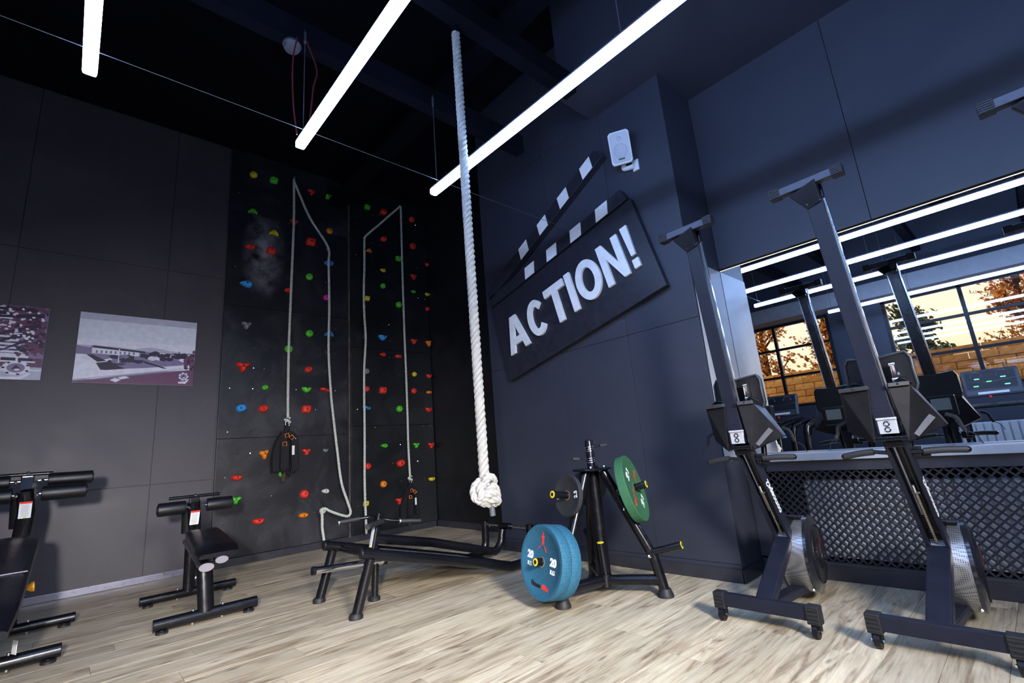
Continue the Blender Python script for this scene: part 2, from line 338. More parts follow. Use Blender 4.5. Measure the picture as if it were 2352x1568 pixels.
# ceiling and beams
ce = structure('ceiling')
obj('slab', MB().box(((XW+XR)/2, (YF+YB)/2, CEIL+.1), (XR-XW+.4, YB-YF+.4, .2)), ceil_m, ce)
for yy, zz, d in ((2.86, 3.80, .10), (2.18, 4.00, .12), (.9, 3.95, .12), (-.5, 3.95, .12)):
    obj('ceiling_beam', MB().box(((XW+3.0)/2, yy, zz+.09), (3.0-XW, d, .18)), ceil_m, ce)
for xx, zz, w in ((2.6, 4.75, .24),):
    obj('cable_tray', MB().box((xx, 1.0, zz), (w, 10.6, .07)), ceil_m, ce)
for yy in (-2.4, .0):
    obj('duct', MB().tube([(XW+.1, yy+.4, 4.72), (XR-.8, yy+.4, 4.72)], .16, 18), ceil_m, ce)
sof = obj('trim_1', MB().box((3.68, (YF+2.33)/2, (4.07+CEIL)/2), (1.28, 2.33-YF, CEIL-4.07)), wall_m, None, 'structure')
# walls
def wall(name, loc=(0, 0, 0)): return structure(name, loc)
wb_ = wall('wall_back')
obj('backing', MB().box(((XW+XR)/2+.2, YB+.13, 2.6), (XR-XW+.6, .24, 5.4)), back_m, wb_)
for x0, x1 in ((-2.95, -1.75), (-1.75, -.55), (-.55, .67), (.67, 1.24)):
    for z0, z1 in ((.0, .955), (.955, 3.36), (3.36, 5.2)):
        obj('panel', MB().box(((x0+x1)/2, YB+.004, (z0+z1)/2), (x1-x0-.006, .016, z1-z0-.005), bev=.002), back_m, wb_)
obj('baseboard_back', MB().box(((XW+1.24)/2, YB-.011, .033), (1.24-XW, .016, .064), bev=.003), alu_m, None, 'structure')
cl = thing('climbing_wall', (1.25, 6.40, 0), 'glossy black plywood climbing wall on the left, beside the two framed pictures', 'climbing wall')
for z0, z1 in ((.085, 1.40), (1.40, 3.03), (3.03, 4.3), (4.3, 5.19)):
    obj('panel', MB().box((2.027, 6.423, (z0+z1)/2), (1.552, .045, z1-z0-.004), bev=.003), painted_glow_m if z0 == 3.03 else climb_m, cl)
t_ = MB()
cl2 = thing('climbing_wall', (2.84, 6.38, 0), 'matt black plywood climbing wall on the right, running into the room corner', 'climbing wall')
for x0, x1 in ((2.84, 4.17),):
    for z0, z1 in ((.085, 1.5), (1.5, 2.62), (2.62, 3.9), (3.9, 5.19)):
        obj('panel', MB().box(((x0+x1)/2, 6.413, (z0+z1)/2), (x1-x0-.004, .065, z1-z0-.004), bev=.003), climb2_m, cl2)
obj('trim_2', MB().box((2.822, 6.418, 2.62), (.026, .064, 5.1), bev=.004), mat('worn_wood_edge', (.07, .06, .05), .6, noise=.4, nscale=12), None, 'structure')
obj('baseboard_climb', MB().box((2.71, 6.425, .042), (2.9, .06, .08), bev=.004), trim_m, None, 'structure')
# bolt studs on the hold grid
for root, xs, yy in ((cl, (1.35, 1.47, 1.60, 1.72, 1.85, 1.98, 2.11, 2.23, 2.36, 2.49, 2.62), 6.398), (cl2, (2.93, 3.07, 3.19, 3.33, 3.45, 3.58, 3.72, 3.86, 3.98, 4.11), 6.378)):
    bb = MB()
    for k in range(19):
        z = .19+k*.257
        for i, x in enumerate(xs):
            if (i*7+k*3) % 4 != 0: bb.cyl((x+rnd.uniform(-.01, .01), yy+.003, z), (x, yy-.003, z), .006, 8)
    stuff(obj('bolt_stud', bb, chrome_m, root))
# action wall (pier) : face x=3.47, y 1.60..4.08
wa = wall('wall_action')
obj('core', MB().box(((XA+.012+4.4)/2, (1.602+4.08)/2, 2.6), (4.4-XA-.012, 4.08-1.602, 5.2)), wall_m, wa)
for y0, y1 in ((1.60, 2.245), (2.245, 3.01), (3.01, 4.082)):
    for z0, z1 in ((.0, .116), (.116, 1.885), (1.885, 4.06), (4.06, 5.2)):
        obj('panel', MB().box((XA+.006, (y0+y1)/2, (z0+z1)/2), (.012, y1-y0-.003, z1-z0-.003), bev=.0015), wall_m, wa)
obj('baseboard_action', MB().box((XA-.008, (1.585+4.09)/2, .045), (.016, 4.09-1.585, .085), bev=.003), trim_m, None, 'structure')
obj('baseboard_pier', MB().box(((XA-.016+3.82)/2, 1.594, .045), (3.82-XA+.016, .012, .085), bev=.003), trim_m, None, 'structure')
obj('wall_recess', MB().box((XR+.1, (4.0+YB+.2)/2, 2.6), (.2, YB+.2-4.0, 5.2)), climb2_m, None, 'structure')
obj('baseboard_recess', MB().box((XR-.008, (4.09+6.38)/2, .045), (.016, 6.38-4.09, .085), bev=.003), trim_m, None, 'structure')
# mirror wall
obj('wall_right', MB().box((XM+.18, (YF+.51)/2, (2.375+CEIL)/2), (.30, .51-YF-.004, CEIL-2.375)).box((XM+.18, (.51+1.6)/2, (2.375+CEIL)/2), (.30, 1.6-.51-.004, CEIL-2.375)).box((XM+.21, (YF+1.6)/2, 1.6), (.30, 1.6-YF, 1.57)).box((XM+.30, (YF+1.6)/2, .45), (.20, 1.6-YF, .9)), wall_m, None, 'structure')
mi = thing('wall_mirror', (XM, 0, .82), 'large frameless wall mirror above the pale sill, reflecting lamps and windows', 'mirror')
Y0 = -3.2
for y1, y0 in ((1.596, Y0),):
    obj('glass', MB().box((XM+.012, (y0+y1)/2, (.822+2.345)/2), (.012, y1-y0-.003, 2.345-.822)), mirror_m, mi)
obj('light_strip', MB().box((XM+.020, (1.59+Y0)/2, 2.350), (.012, 1.59-Y0, .006)), led_m, mi)
si = obj('window_sill', MB().box(((3.785+XM+.01)/2, (1.596+Y0)/2, .795), (XM+.01-3.785, 1.596-Y0, .05), bev=.004), sill_m); tag(si, 'long pale grey ledge under the wall mirror', 'ledge')
obj('trim_4', MB().box(((XA+.02+XM)/2, 1.594, (.80+2.345)/2), (XM-XA-.02, .010, 2.345-.80), bev=.002), mat('pale_grey_reveal_panel', (.40, .41, .43), .42, noise=.06), None, 'structure')
# radiator cover with crossed slats
gr = thing('radiator_cover', (3.83, 0, 0), 'dark grey lattice radiator cover below the pale ledge', 'radiator cover')
gy0, gy1, gz0, gz1 = -1.0, 1.50, .112, .700
frm = MB().box((3.832, (1.598+Y0)/2, (gz1+.77)/2), (.03, 1.598-Y0, .77-gz1)).box((3.832, (gy1+1.598)/2, .40), (.03, 1.598-gy1, .60)).box((3.832, (1.598+Y0)/2, .101), (.03, 1.598-Y0, .022))
obj('frame', frm, mat('grey_cover_frame', (.040, .040, .052), .42, noise=.15), gr)
obj('skirting', MB().box((3.822, (1.59+Y0)/2, .047), (.026, 1.59-Y0, .09), bev=.003), trim_m, gr)
lat_m = mat('dark_grey_lattice', (.022, .023, .034), .42, noise=.15)
pitch = .0345; n_sl = 0; hh = gz1-gz0
for s_ in (1, -1):
    k = -int(hh/pitch)-1
    while True:
        ya = gy0+k*pitch*1.414; yb = ya+hh
        k += 1
        if ya > gy1: break
        # line y = ya + t, z = gz0+t (or mirrored)
        t0 = max(0, gy0-ya); t1 = min(hh, gy1-ya)
        if t1-t0 < .03: continue
        if ya+(t1) < -.35: continue
        z = (lambda t: gz0+t) if s_ == 1 else (lambda t: gz1-t)
        obj('slat', MB().bar((3.838-s_*.0035, ya+t0, z(t0)), (3.838-s_*.0035, ya+t1, z(t1)),   .006, .0105, side=(1, 0, 0)), lat_m, gr); n_sl += 1
ra = thing('radiator', (3.89, 0, .12), 'white ribbed radiator standing behind the lattice cover', 'radiator')
obj('panel', MB().box((3.905, .14, .38), (.02, 2.22, .50), bev=.006), radi_m, ra)
for k in range(44):
    obj('rib', MB().box((3.882, 1.22-k*.05, .38), (.030, .040, .49), bev=.008), radi_m, ra)
obj('valve', MB().cyl((3.89, 1.27, .15), (3.89, 1.27, .22), .014).cyl((3.89, 1.27, .0), (3.89, 1.27, .15), .009), chrome_m, ra)
# front wall and window wall
obj('wall_front', MB().box(((XW+XR)/2, YF-.1, 2.6), (XR-XW+.6, .2, 5.2)), wall_m, None, 'structure')
WT, WS = 3.16, 1.42
wins = ((-4.2, 1.62), (2.50, 5.4))
wm_ = MB().box((XW-.1, (YF+YB)/2, (3.18+CEIL)/2), (.2, YB-YF, CEIL-3.18)).box((XW-.1, (YF+YB)/2, WS/2), (.2, YB-YF, WS))
for a, b2 in ((YF, wins[0][0]), (wins[0][1], wins[1][0]), (wins[1][1], YB)): wm_.box((XW-.1, (a+b2)/2, 2.31), (.2, b2-a, 1.78))
obj('wall_window', wm_, wall_m, None, 'structure')
obj('trim_3', MB().box((XW+.28, (YF+YB)/2, 3.33), (.5, YB-YF-.02, .28)), mat('pale_bulkhead_paint', (.20, .20, .21), .6, noise=.1), None, 'structure')
for i, (a, b2) in enumerate(wins):
    w = structure('window_%d' % (i+1), (XW, (a+b2)/2, WS))
    f = MB().box((XW-.04, (a+b2)/2, WT), (.08, b2-a, .05)).box((XW-.04, (a+b2)/2, WS+.02), (.08, b2-a, .05))
    ys = []; y = b2
    ys = [b2-.03, .93-.42, -1.0, -2.6, a+.03] if i == 0 else [a+.03, 3.55, 4.5, b2-.03]
    obj('frame', f, plastic_m, w)
    for y in ys: obj('mullion', MB().box((XW-.04, y, (WS+WT)/2), (.08, .055, WT-WS)), plastic_m, w)
    for z in (2.65, 2.06): obj('transom', MB().box((XW-.04, (a+b2)/2, z), (.07, b2-a, .045)), plastic_m, w)
    obj('glass', MB().box((XW-.05, (a+b2)/2, (WS+WT)/2), (.006, b2-a, WT-WS)), glass_m, w)
# outside : ground, brick wall, trees
obj('ground', MB().box((-22, 1, -.6), (37, 60, .2)), mat('autumn_ground', (.20, .14, .07), .9, noise=.4, nscale=1.5), None, 'structure')
gwall = thing('brick_wall', (-7.0, 1, -.5), 'ochre brick garden wall outside the windows, seen in the mirror', 'wall')
brick_ms = [mat('ochre_brick_a', (.78, .38, .09), .85, noise=.25, nscale=9), mat('ochre_brick_b', (.66, .30, .07), .85, noise=.25, nscale=9), mat('ochre_brick_c', (.84, .45, .13), .85, noise=.25, nscale=9)]
obj('core', MB().box((-7.16, 1.0, .85), (.24, 22, 2.7)), mat('brown_mortar', (.22, .12, .05), .9, noise=.2), gwall)
bms = []
for q in brick_ms:
    bme = bpy.data.meshes.new('brick'); b_ = MB().box((0, 0, 0), (.06, .475, .165), bev=.006); bme.from_pydata([tuple(v) for v in b_.v], [], b_.f); bme.materials.append(q); bms.append(bme)
nb = 0
for r in range(15):
    for k in range(15):
        y = -1.6+k*.49+(.245 if r % 2 else 0); z = -.05+r*.178
        if z < .2 or nb >= 290: continue
        o = bpy.data.objects.new('brick', rnd.choice(bms)); COL.objects.link(o); o.parent = gwall; o.location = (-7.03+7.0+rnd.uniform(-.012, .012), y-1, z+.5); nb += 1
bark_m = mat('brown_bark', (.10, .05, .025), .9, noise=.4, nscale=12, bump=.5)
leaf_m = mat('autumn_leaves', (.80, .34, .05), .7, noise=.5, nscale=3)
ever_m = mat('evergreen_needles', (.10, .13, .05), .7, noise=.5, nscale=3)
def tree(x, y, h, conifer, label, seed):
    r = random.Random(seed); t = thing('conifer_tree' if conifer else 'bare_tree', (x, y, -.5), label, 'tree', 'trees outside the windows')
    tr = MB().tube(bez([(x, y, -.5), (x+r.uniform(-.1, .1), y+r.uniform(-.15, .15), h*.4), (x, y+r.uniform(-.2, .2), h)], 5), [.17*(1-i/12) for i in range(11)], 8)
    obj('trunk', tr, bark_m, t); br = MB(); lf = MB()
    nb_ = 26 if not conifer else 34
    for i in range(nb_):
        z = h*(.22+.75*i/nb_); a = r.uniform(0, 2*PI)
        L_ = (h-z)*(.22 if conifer else .17)+.30; up = -.1 if conifer else .75
        p0 = Vector((x, y, z)); d = Vector((math.cos(a), math.sin(a), up)).normalized()
        p1 = p0+d*L_*.5+Vector((0, 0, .06)); p2 = p0+d*L_+Vector((0, 0, -.1 if conifer else .25))
        br.tube([p0, p1, p2], [.045, .028, .010], 5)
        for j in range(15 if not conifer else 12):
            q = p0.lerp(p2, r.uniform(.3, 1)); dd = Vector((r.uniform(-1, 1), r.uniform(-1, 1), r.uniform(-.2, 1))).normalized()
            if not conifer: br.tube([q, q+dd*r.uniform(.25, .55)], [.010, .004], 4, cap=False)
            for kk in range(9 if not conifer else 8):
                c = q+dd*r.uniform(.0, .5)+Vector((r.uniform(-.1, .1),)*3); n_ = Vector((r.uniform(-1, 1), r.uniform(-1, 1), r.uniform(-1, 1))).normalized(); u = n_.orthogonal().normalized(); v = n_.cross(u); s2 = r.uniform(.035, .085) if not conifer else r.uniform(.05, .12)
                lf.add([c+u*s2, c+v*s2*.6, c-u*s2, c-v*s2*.6], [(0, 1, 2, 3)])
    obj('branches', br, bark_m, t); stuff(obj('foliage', lf, ever_m if conifer else leaf_m, t))
for i, (x, y, h, c, lb) in enumerate(((-9.2, 3.9, 5.2, 0, 'bare sunlit tree behind the brick wall, in the left window in the mirror'), (-9.4, 5.9, 6.0, 0, 'bare tree farthest left behind the brick wall, at the corner of the left window'), (-13.5, 2.4, 4.9, 1, 'small pointed conifer behind the brick wall, left in the wide window in the mirror'),
        (-11.8, -.35, 6.4, 0, 'bushy autumn tree behind the brick wall, in the middle of the wide window'), (-9.4, -2.0, 6.8, 0, 'tall autumn tree behind the brick wall, at the right of the wide window'), (-10.4, -4.2, 7, 0, 'large autumn tree farthest right behind the brick wall'))):
    tree(x, y, h, c, lb, 11+i)
HOLDS = """
L 1.504 4.878 yellow round 0.093
L 1.758 4.88 green square 0.108
L 1.513 4.335 green crescent 0.115
L 1.777 4.092 yellow crescent 0.117
L 1.5 3.83 red flat 0.113
L 1.752 3.839 red square 0.116
L 1.475 3.32 blue wedge 0.143
L 2.269 4.871 red triangle 0.096
L 2.518 4.875 green square 0.094
L 2.035 4.332 red triangle 0.092
L 2.532 4.331 orange round 0.092
L 2.269 4.091 red square 0.14
L 2.522 3.82 blue flat 0.129
L 2.254 3.567 green round 0.096
L 2.491 3.303 magenta round 0.08
L 1.986 3.319 red flat 0.104
L 1.501 2.785 grey triangle 0.105
L 2.267 2.758 green round 0.097
L 2.532 2.771 blue crescent 0.125
L 2.008 2.522 green round 0.102
L 1.481 2.259 red triangle 0.143
L 2.253 2.259 red drop 0.107
L 1.735 2.007 green drop 0.08
L 2.241 2.001 green bean 0.119
L 2.479 1.997 red bone 0.122
L 1.475 1.749 blue drop 0.126
L 1.718 1.744 red drop 0.123
L 2.243 1.739 red square 0.121
L 1.752 1.2 orange horn 0.124
L 2.252 1.201 red triangle 0.095
L 2.497 1.205 grey bean 0.075
L 1.47 0.955 red half 0.116
L 1.963 0.951 green round 0.079
L 2.234 0.681 red round 0.105
L 2.495 0.687 white wedge 0.098
L 1.47 0.704 green triangle 0.104
L 1.716 0.442 red half 0.128
L 2.226 0.429 orange flat 0.112
R 3.112 4.884 green square 0.094
R 3.385 4.88 red square 0.111
R 3.905 4.897 red round 0.101
R 3.375 4.409 red drop 0.114
R 3.124 4.146 orange crescent 0.097
R 3.636 4.137 green square 0.101
R 3.907 4.418 red round 0.109
R 4.172 4.148 red half 0.086
R 3.359 3.883 yellow wedge 0.093
R 3.356 3.624 green round 0.083
R 3.903 3.882 red triangle 0.103
R 3.885 3.621 green wedge 0.082
R 4.156 3.62 yellow half 0.094
R 3.09 3.38 yellow square 0.09
R 3.618 3.36 green round 0.099
R 4.138 3.366 red drop 0.088
R 3.331 2.808 blue bean 0.13
R 3.864 2.796 red triangle 0.099
R 4.131 2.791 orange horn 0.111
R 3.33 2.543 red wedge 0.094
R 3.588 2.53 red flat 0.105
R 3.071 2.277 grey round 0.082
R 3.854 2.269 yellow round 0.074
R 4.117 2.257 red bean 0.105
R 3.07 2.022 red round 0.082
R 3.32 2.007 red square 0.115
R 3.837 2.01 red round 0.088
R 4.104 1.992 orange flat 0.094
R 3.061 1.753 blue bone 0.118
R 3.58 1.737 green round 0.096
R 4.087 1.73 red bean 0.119
R 3.321 1.215 green wedge 0.099
R 3.842 1.197 green triangle 0.089
R 4.104 1.183 red triangle 0.099
R 3.07 0.951 red round 0.089
R 3.569 0.948 red drop 0.135
R 4.087 0.686 yellow half 0.101
R 3.301 0.69 orange round 0.093
R 3.038 0.464 yellow square 0.084
R 3.542 0.439 red triangle 0.105
"""
# ============================================================ LAMPS
def lamp(x, label, y1=2.77, y0=-3.4, cable=False):
    t = thing('linear_lamp', (x, (y0+y1)/2, 2.91), label, 'lamp', 'linear lamps under the ceiling')
    obj('diffuser', MB().box((x, (y0+y1)/2, 2.976), (.056, y1-y0, .048), bev=.012), lamp_m, t)
    obj('housing', MB().box((x, (y0+y1)/2, 3.008), (.040, y1-y0-.01, .014)), alu_m, t)
    for yy, z1 in ((y1-.06, 3.81), (1.02, 4.0), (-1.4, CEIL)):
        obj('wire', MB().cyl((x, yy, 3.015), (x, yy, z1), .0028, 6).cyl((x, yy, z1-.10), (x, yy, z1-.02), .008, 8), alu_m, t)
    if cable:
        for k, pts in enumerate(((( x-.03, y1-.04, 3.02), (x-.05, y1-.02, 3.25), (x-.06, y1-.02, 3.55), (x-.03, y1, 3.78)), ((x+.02, y1-.04, 3.02), (x+.06, y1, 3.2), (x+.08, y1, 3.45), (x+.10, y1, 3.60), (x+.03, y1, 3.79)))):
            obj('cable', MB().tube(bez(pts, 6), .005, 6), mat('red_cable', (.10, .012, .016), .5, noise=.05), t, label='thin red cable')
    return t
lamp(-.092, 'leftmost of the three long white strip lamps seen directly, near the upper left corner')
lamp(.904, 'middle one of the three long white strip lamps, ending above the left climbing wall', cable=True)
lamp(1.893, 'rightmost of the three long white strip lamps, crossing behind the thick climbing rope')
lamp(-1.96, 'white strip lamp nearest the windows, seen only in the wall mirror', y1=2.2)
g_ = obj('guide_wire', MB().cyl((-.6, 2.66, 3.020), (3.47, 2.66, 3.020), .0019, 6), mat('dark_steel_wire', (.22, .22, .26), .4, .8, noise=.05))
tag(g_, 'thin taut wire running across the ends of the strip lamps', 'wire')
sd = obj('ceiling_detector', MB().lathe([(.0, 0), (.055, .0), (.06, .02), (.045, .05), (0, .055)], (.87, 2.86, 3.80), (0, 0, -1), 20), mat('dull_grey_plastic', (.10, .10, .12), .5, noise=.05))
tag(sd, 'small round white detector under the dark ceiling above the middle lamp', 'detector')
# ============================================================ HOLDS
HC = {'red': (.78, .035, .02), 'green': (.09, .60, .03), 'yellow': (.86, .66, .02), 'blue': (.04, .32, .80), 'orange': (.90, .24, .01), 'magenta': (.85, .02, .45), 'grey': (.22, .23, .26), 'white': (.72, .72, .70)}
def outline(kind, r):
    P = []
    n = 22
    for k in range(n):
        a = 2*PI*k/n; c, s = math.cos(a), math.sin(a)
        if kind == 'round': q = (c*.5, s*.5)
        elif kind == 'square': f = .5/max(abs(c), abs(s))**.75; q = (c*f*.95+.06*s, s*f*.85)
        elif kind == 'triangle': f = .56-.16*math.cos(3*(a-PI/6))*-1; f = .40+.16*math.cos(3*(a+PI/2)); q = (c*f*1.12, s*f*.95)
        elif kind == 'drop': f = .40+.16*max(0, math.cos(a-.5))**2; q = (c*f, s*f*.9)
        elif kind == 'half': q = (c*.5, (s*.10+.12) if s > 0 else s*.42+.10)
        elif kind == 'bean': q = (c*.5, s*.27+.12*math.cos(2*a))
        elif kind == 'bone': q = (c*.5, s*(.16+.13*c*c)-.12*c)
        elif kind == 'flat': f = 1; q = (c*.5, s*.24+(.05 if s > 0 else 0))
        elif kind == 'wedge': q = (c*.5, s*(.28+.10*c)-.04*c)
        elif kind == 'crescent': q = (c*.5, s*.24+.16*(1-(c*1.5)**2)*.8)
        elif kind == 'horn': f = .27+.22*max(0, math.cos(1.5*(a-.5)))**3; f = .26+.22*abs(math.cos(1.5*(a+PI/2-.15)))**3; q = (c*f, s*f*1.15)
        P.append((q[0]+r.uniform(-.012, .012), q[1]+r.uniform(-.012, .012)))
    return P
ORD = ['first', 'second', 'third', 'fourth', 'fifth', 'sixth', 'seventh', 'eighth', 'ninth', 'tenth', 'eleventh', 'twelfth', 'thirteenth', 'fourteenth', 'fifteenth', 'sixteenth', 'seventeenth', 'eighteenth', 'nineteenth', 'twentieth', 'twenty-first', 'twenty-second', 'twenty-third', 'twenty-fourth']
DESC = {'round': 'round', 'square': 'blocky', 'triangle': 'three-cornered', 'drop': 'lopsided', 'half': 'half-round', 'bean': 'bean-shaped', 'bone': 'bone-shaped', 'flat': 'flat-topped', 'wedge': 'wedge-shaped', 'crescent': 'curved', 'horn': 'forked'}
rows_ = [l.split() for l in HOLDS.strip().splitlines()]
ranked = {}
for p, x, z, c, s, w in rows_: ranked.setdefault((p, c), []).append((-float(z), float(x)))
for k in ranked: ranked[k].sort(key=lambda q: (round(q[0]/.06), q[1]))
for p, x, z, c, s, w in rows_:
    x, z, w = float(x), float(z), float(w); r = random.Random(int(x*1000+z*77)); yy = 6.40 if p == 'L' else 6.38
    o_ = outline(s, r); b = MB(); n = len(o_); dep = w*r.uniform(.40, .58); vs = []
    bx, bz = r.uniform(-.03, .05), r.uniform(-.02, .05)
    for sc_, d in ((1, 0), (1.0, .30), (.90, .62), (.68, .88), (.40, 1.0), (.17, .97), (.13, .80)):
        for q in o_:
            k = 1-sc_; f = .13/max(.13, math.hypot(*q)) if sc_ < .2 else 1
            u_ = q[0]*sc_+bx*k; v_ = q[1]*sc_+bz*k
            if sc_ < .2: a_ = math.atan2(q[1], q[0]); u_ = bx+math.cos(a_)*.10*(sc_/.17); v_ = bz+math.sin(a_)*.10*(sc_/.17)
            vs.append((x+u_*w, yy-dep*d, z+v_*w))
    fs = [(i*n+k, i*n+(k+1) % n, (i+1)*n+(k+1) % n, (i+1)*n+k) for i in range(6) for k in range(n)]; fs.append(tuple(6*n+k for k in range(n)))
    b.add(vs, fs, True)
    h = obj('climbing_hold', b, mat(c+'_climbing_resin', HC[c], .55, noise=.08, nscale=20, bump=.3, bscale=150))
    L_ = ranked[(p, c)]; i = L_.index((-z, x)); m = len(L_)
    side = 'left' if p == 'L' else 'right'
    if m == 1: lb = f'{DESC[s]} {c} climbing hold, the only {c} hold on the {side} climbing wall'
    else: lb = f'{DESC[s]} {c} climbing hold, {ORD[i]} {c} hold from the top of the {side} climbing wall'
    tag(h, lb, 'climbing hold', f'climbing holds on the {side} climbing wall')
    obj('bolt', MB().cyl((x+bx*w, yy-dep*.80, z+bz*w), (x+bx*w, yy-dep*.86, z+bz*w), w*.07, 8), black_m, h)
# ============================================================ ROPES
def twisted(mb, path, R, pitch, strands=3, n=7, rs=None):
    P = [Vector(p) for p in path]; L = [0]
    for i in range(1, len(P)): L.append(L[-1]+(P[i]-P[i-1]).length)
    m = max(8, int(L[-1]/pitch*9)); pts = []; j = 0
    for i in range(m+1):
        d = L[-1]*i/m
        while j < len(L)-2 and L[j+1] < d: j += 1
        pts.append(P[j].lerp(P[j+1], (d-L[j])/max(1e-9, L[j+1]-L[j])))
    u = None; fr = []
    for i in range(m+1):
        t = (pts[min(i+1, m)]-pts[max(i-1, 0)]).normalized()
        if u is None: u = t.orthogonal().normalized()
        u = (u-t*u.dot(t)).normalized(); fr.append((u.copy(), t.cross(u)))
    for s_ in range(strands):
        q = []
        for i in range(m+1):
            a = 2*PI*(L[-1]*i/m/pitch+s_/strands); q.append(pts[i]+fr[i][0]*math.cos(a)*R*.52+fr[i][1]*math.sin(a)*R*.52)
        mb.tube(q, rs or R*.56, n)
RX, RY = 1.79, 2.235
tr_ = thing('climbing_rope', (RX, RY, .66), 'thick twisted white climbing rope hanging free with a big knot at its end', 'rope')
b = MB(); twisted(b, [(RX, RY, 3.96), (RX, RY, 2.5), (RX, RY, .87)], .030, .115); obj('rope', b, rope_m, tr_)
b = MB(); KR = Vector((.78, -.626, 0)); KT = Vector((-.626, -.78, 0))
def kz(x, y, d): return Vector((RX, RY, .872))+KR*((x-575)*.00040)+Vector((0, 0, -(y-660)*.00040))+KT*d
for P_ in ([(578, 640, 0), (560, 700, -.02), (480, 750, 0), (420, 820, .02), (415, 920, .03), (470, 985, .04), (525, 930, .055), (505, 850, .05), (530, 780, .04), (600, 800, .02)],
           [(585, 800, .035), (590, 730, .035), (640, 690, .02), (695, 700, .0), (700, 760, -.02), (640, 830, -.03)],
           [(560, 900, .04), (630, 860, .048), (690, 820, .03), (735, 870, .01), (715, 950, -.01), (640, 960, -.03)],
           [(590, 1000, .02), (650, 985, .04), (715, 985, .03), (745, 1020, .0), (690, 1050, -.015), (600, 1040, .01), (500, 1010, .0), (430, 930, -.03), (450, 800, -.045), (560, 760, -.05)],
           [(520, 1010, .03), (580, 930, .062), (660, 905, .05), (730, 920, .02), (740, 980, -.02)]):
    twisted(b, bez([kz(*q) for q in P_], 5), .0235, .10)
obj('knot', b, rope_m, tr_)
obj('rope_end', MB().cyl(kz(650, 1040, 0), kz(660, 1215, 0), .017, 14), mat('dark_tape', (.05, .055, .065), .5, noise=.2), tr_, label='dark taped rope end')
obj('anchor', MB().cyl((RX, RY, 3.95), (RX, RY, 3.995), .033, 14), steel_m, tr_)
def thin(name, pts, label, extra=None):
    b = MB(); twisted(b, bez(pts, 5), .0135, .055, strands=2, n=6, rs=.0105); t = thing(name, (pts[-1][0], pts[-1][1], pts[-1][2]), label, 'rope', 'thin white safety ropes on the climbing walls'); obj('cord', b, cord_m, t); return t
# left wall : one cord down to the harness, the other over the clips to the floor
rA = thin('safety_rope', [(2.001, 6.33, 4.963), (2.003, 6.30, 4.28), (1.985, 6.29, 3.27), (1.972, 6.28, 2.5), (1.975, 6.28, 1.943), (1.981, 6.28, 1.62)], 'thin white rope holding the harness on the left climbing wall')
rB = thin('safety_rope', [(1.995, 6.30, 4.90), (2.065, 6.30, 4.74), (2.162, 6.31, 4.53), (2.254, 6.31, 4.36), (2.48, 6.31, 4.03), (2.485, 6.30, 3.78), (2.490, 6.28, 3.14), (2.48, 6.27, 2.5), (2.505, 6.25, 1.947), (2.529, 6.25, 1.706), (2.594, 6.25, 1.163), (2.646, 6.25, .781), (2.726, 6.25, .535), (2.768, 6.25, .40), (2.737, 6.25, .352), (2.669, 6.24, .367), (2.573, 6.23, .407), (2.484, 6.23, .452), (2.425, 6.23, .488), (2.385, 6.25, .475), (2.40, 6.27, .435), (2.435, 6.27, .445), (2.425, 6.24, .478), (2.39, 6.22, .46), (2.392, 6.22, .375), (2.394, 6.22, .269), (2.41, 6.22, .16), (2.432, 6.22, .03)], 'thin white rope clipped down the left climbing wall, knotted above the floor')
rC = thin('safety_rope', [(3.655, 6.29, 5.03), (3.44, 6.30, 4.79), (3.256, 6.30, 4.58), (3.05, 6.30, 4.345), (3.02, 6.29, 4.22), (3.012, 6.28, 3.866), (2.993, 6.27, 3.438), (2.996, 6.27, 3.106), (3.019, 6.28, 2.769), (3.002, 6.27, 2.524), (2.987, 6.27, 2.32), (2.976, 6.26, 1.96), (2.976, 6.26, 1.363), (2.969, 6.26, .749), (2.975, 6.25, .31), (2.98, 6.25, .10)], 'thin white rope hanging straight down the left edge of the right climbing wall')
rD = thin('safety_rope', [(3.658, 6.29, 5.03), (3.650, 6.28, 4.434), (3.642, 6.27, 3.8), (3.643, 6.27, 2.915), (3.650, 6.27, 2.24), (3.652, 6.27, 1.653), (3.650, 6.27, 1.19), (3.662, 6.27, .76)], 'thin white rope holding the harness low on the right climbing wall')
for root, (x, y, z) in ((rA, (2.0, 6.33, 4.97)), (rB, (2.485, 6.35, 4.01)), (rB, (2.480, 6.34, 2.49)), (rC, (3.045, 6.34, 4.34)), (rC, (3.022, 6.32, 2.76)), (rC, (3.655, 6.34, 5.04))):
    obj('wall_anchor', MB().tube([(x+.018*math.cos(a/8*PI), y-.01, z+.018*math.sin(a/8*PI)*1.5) for a in range(16)], .005, 6, closed=True).box((x, y+.015, z+.03), (.03, .03, .05), bev=.004), chrome_m, root)
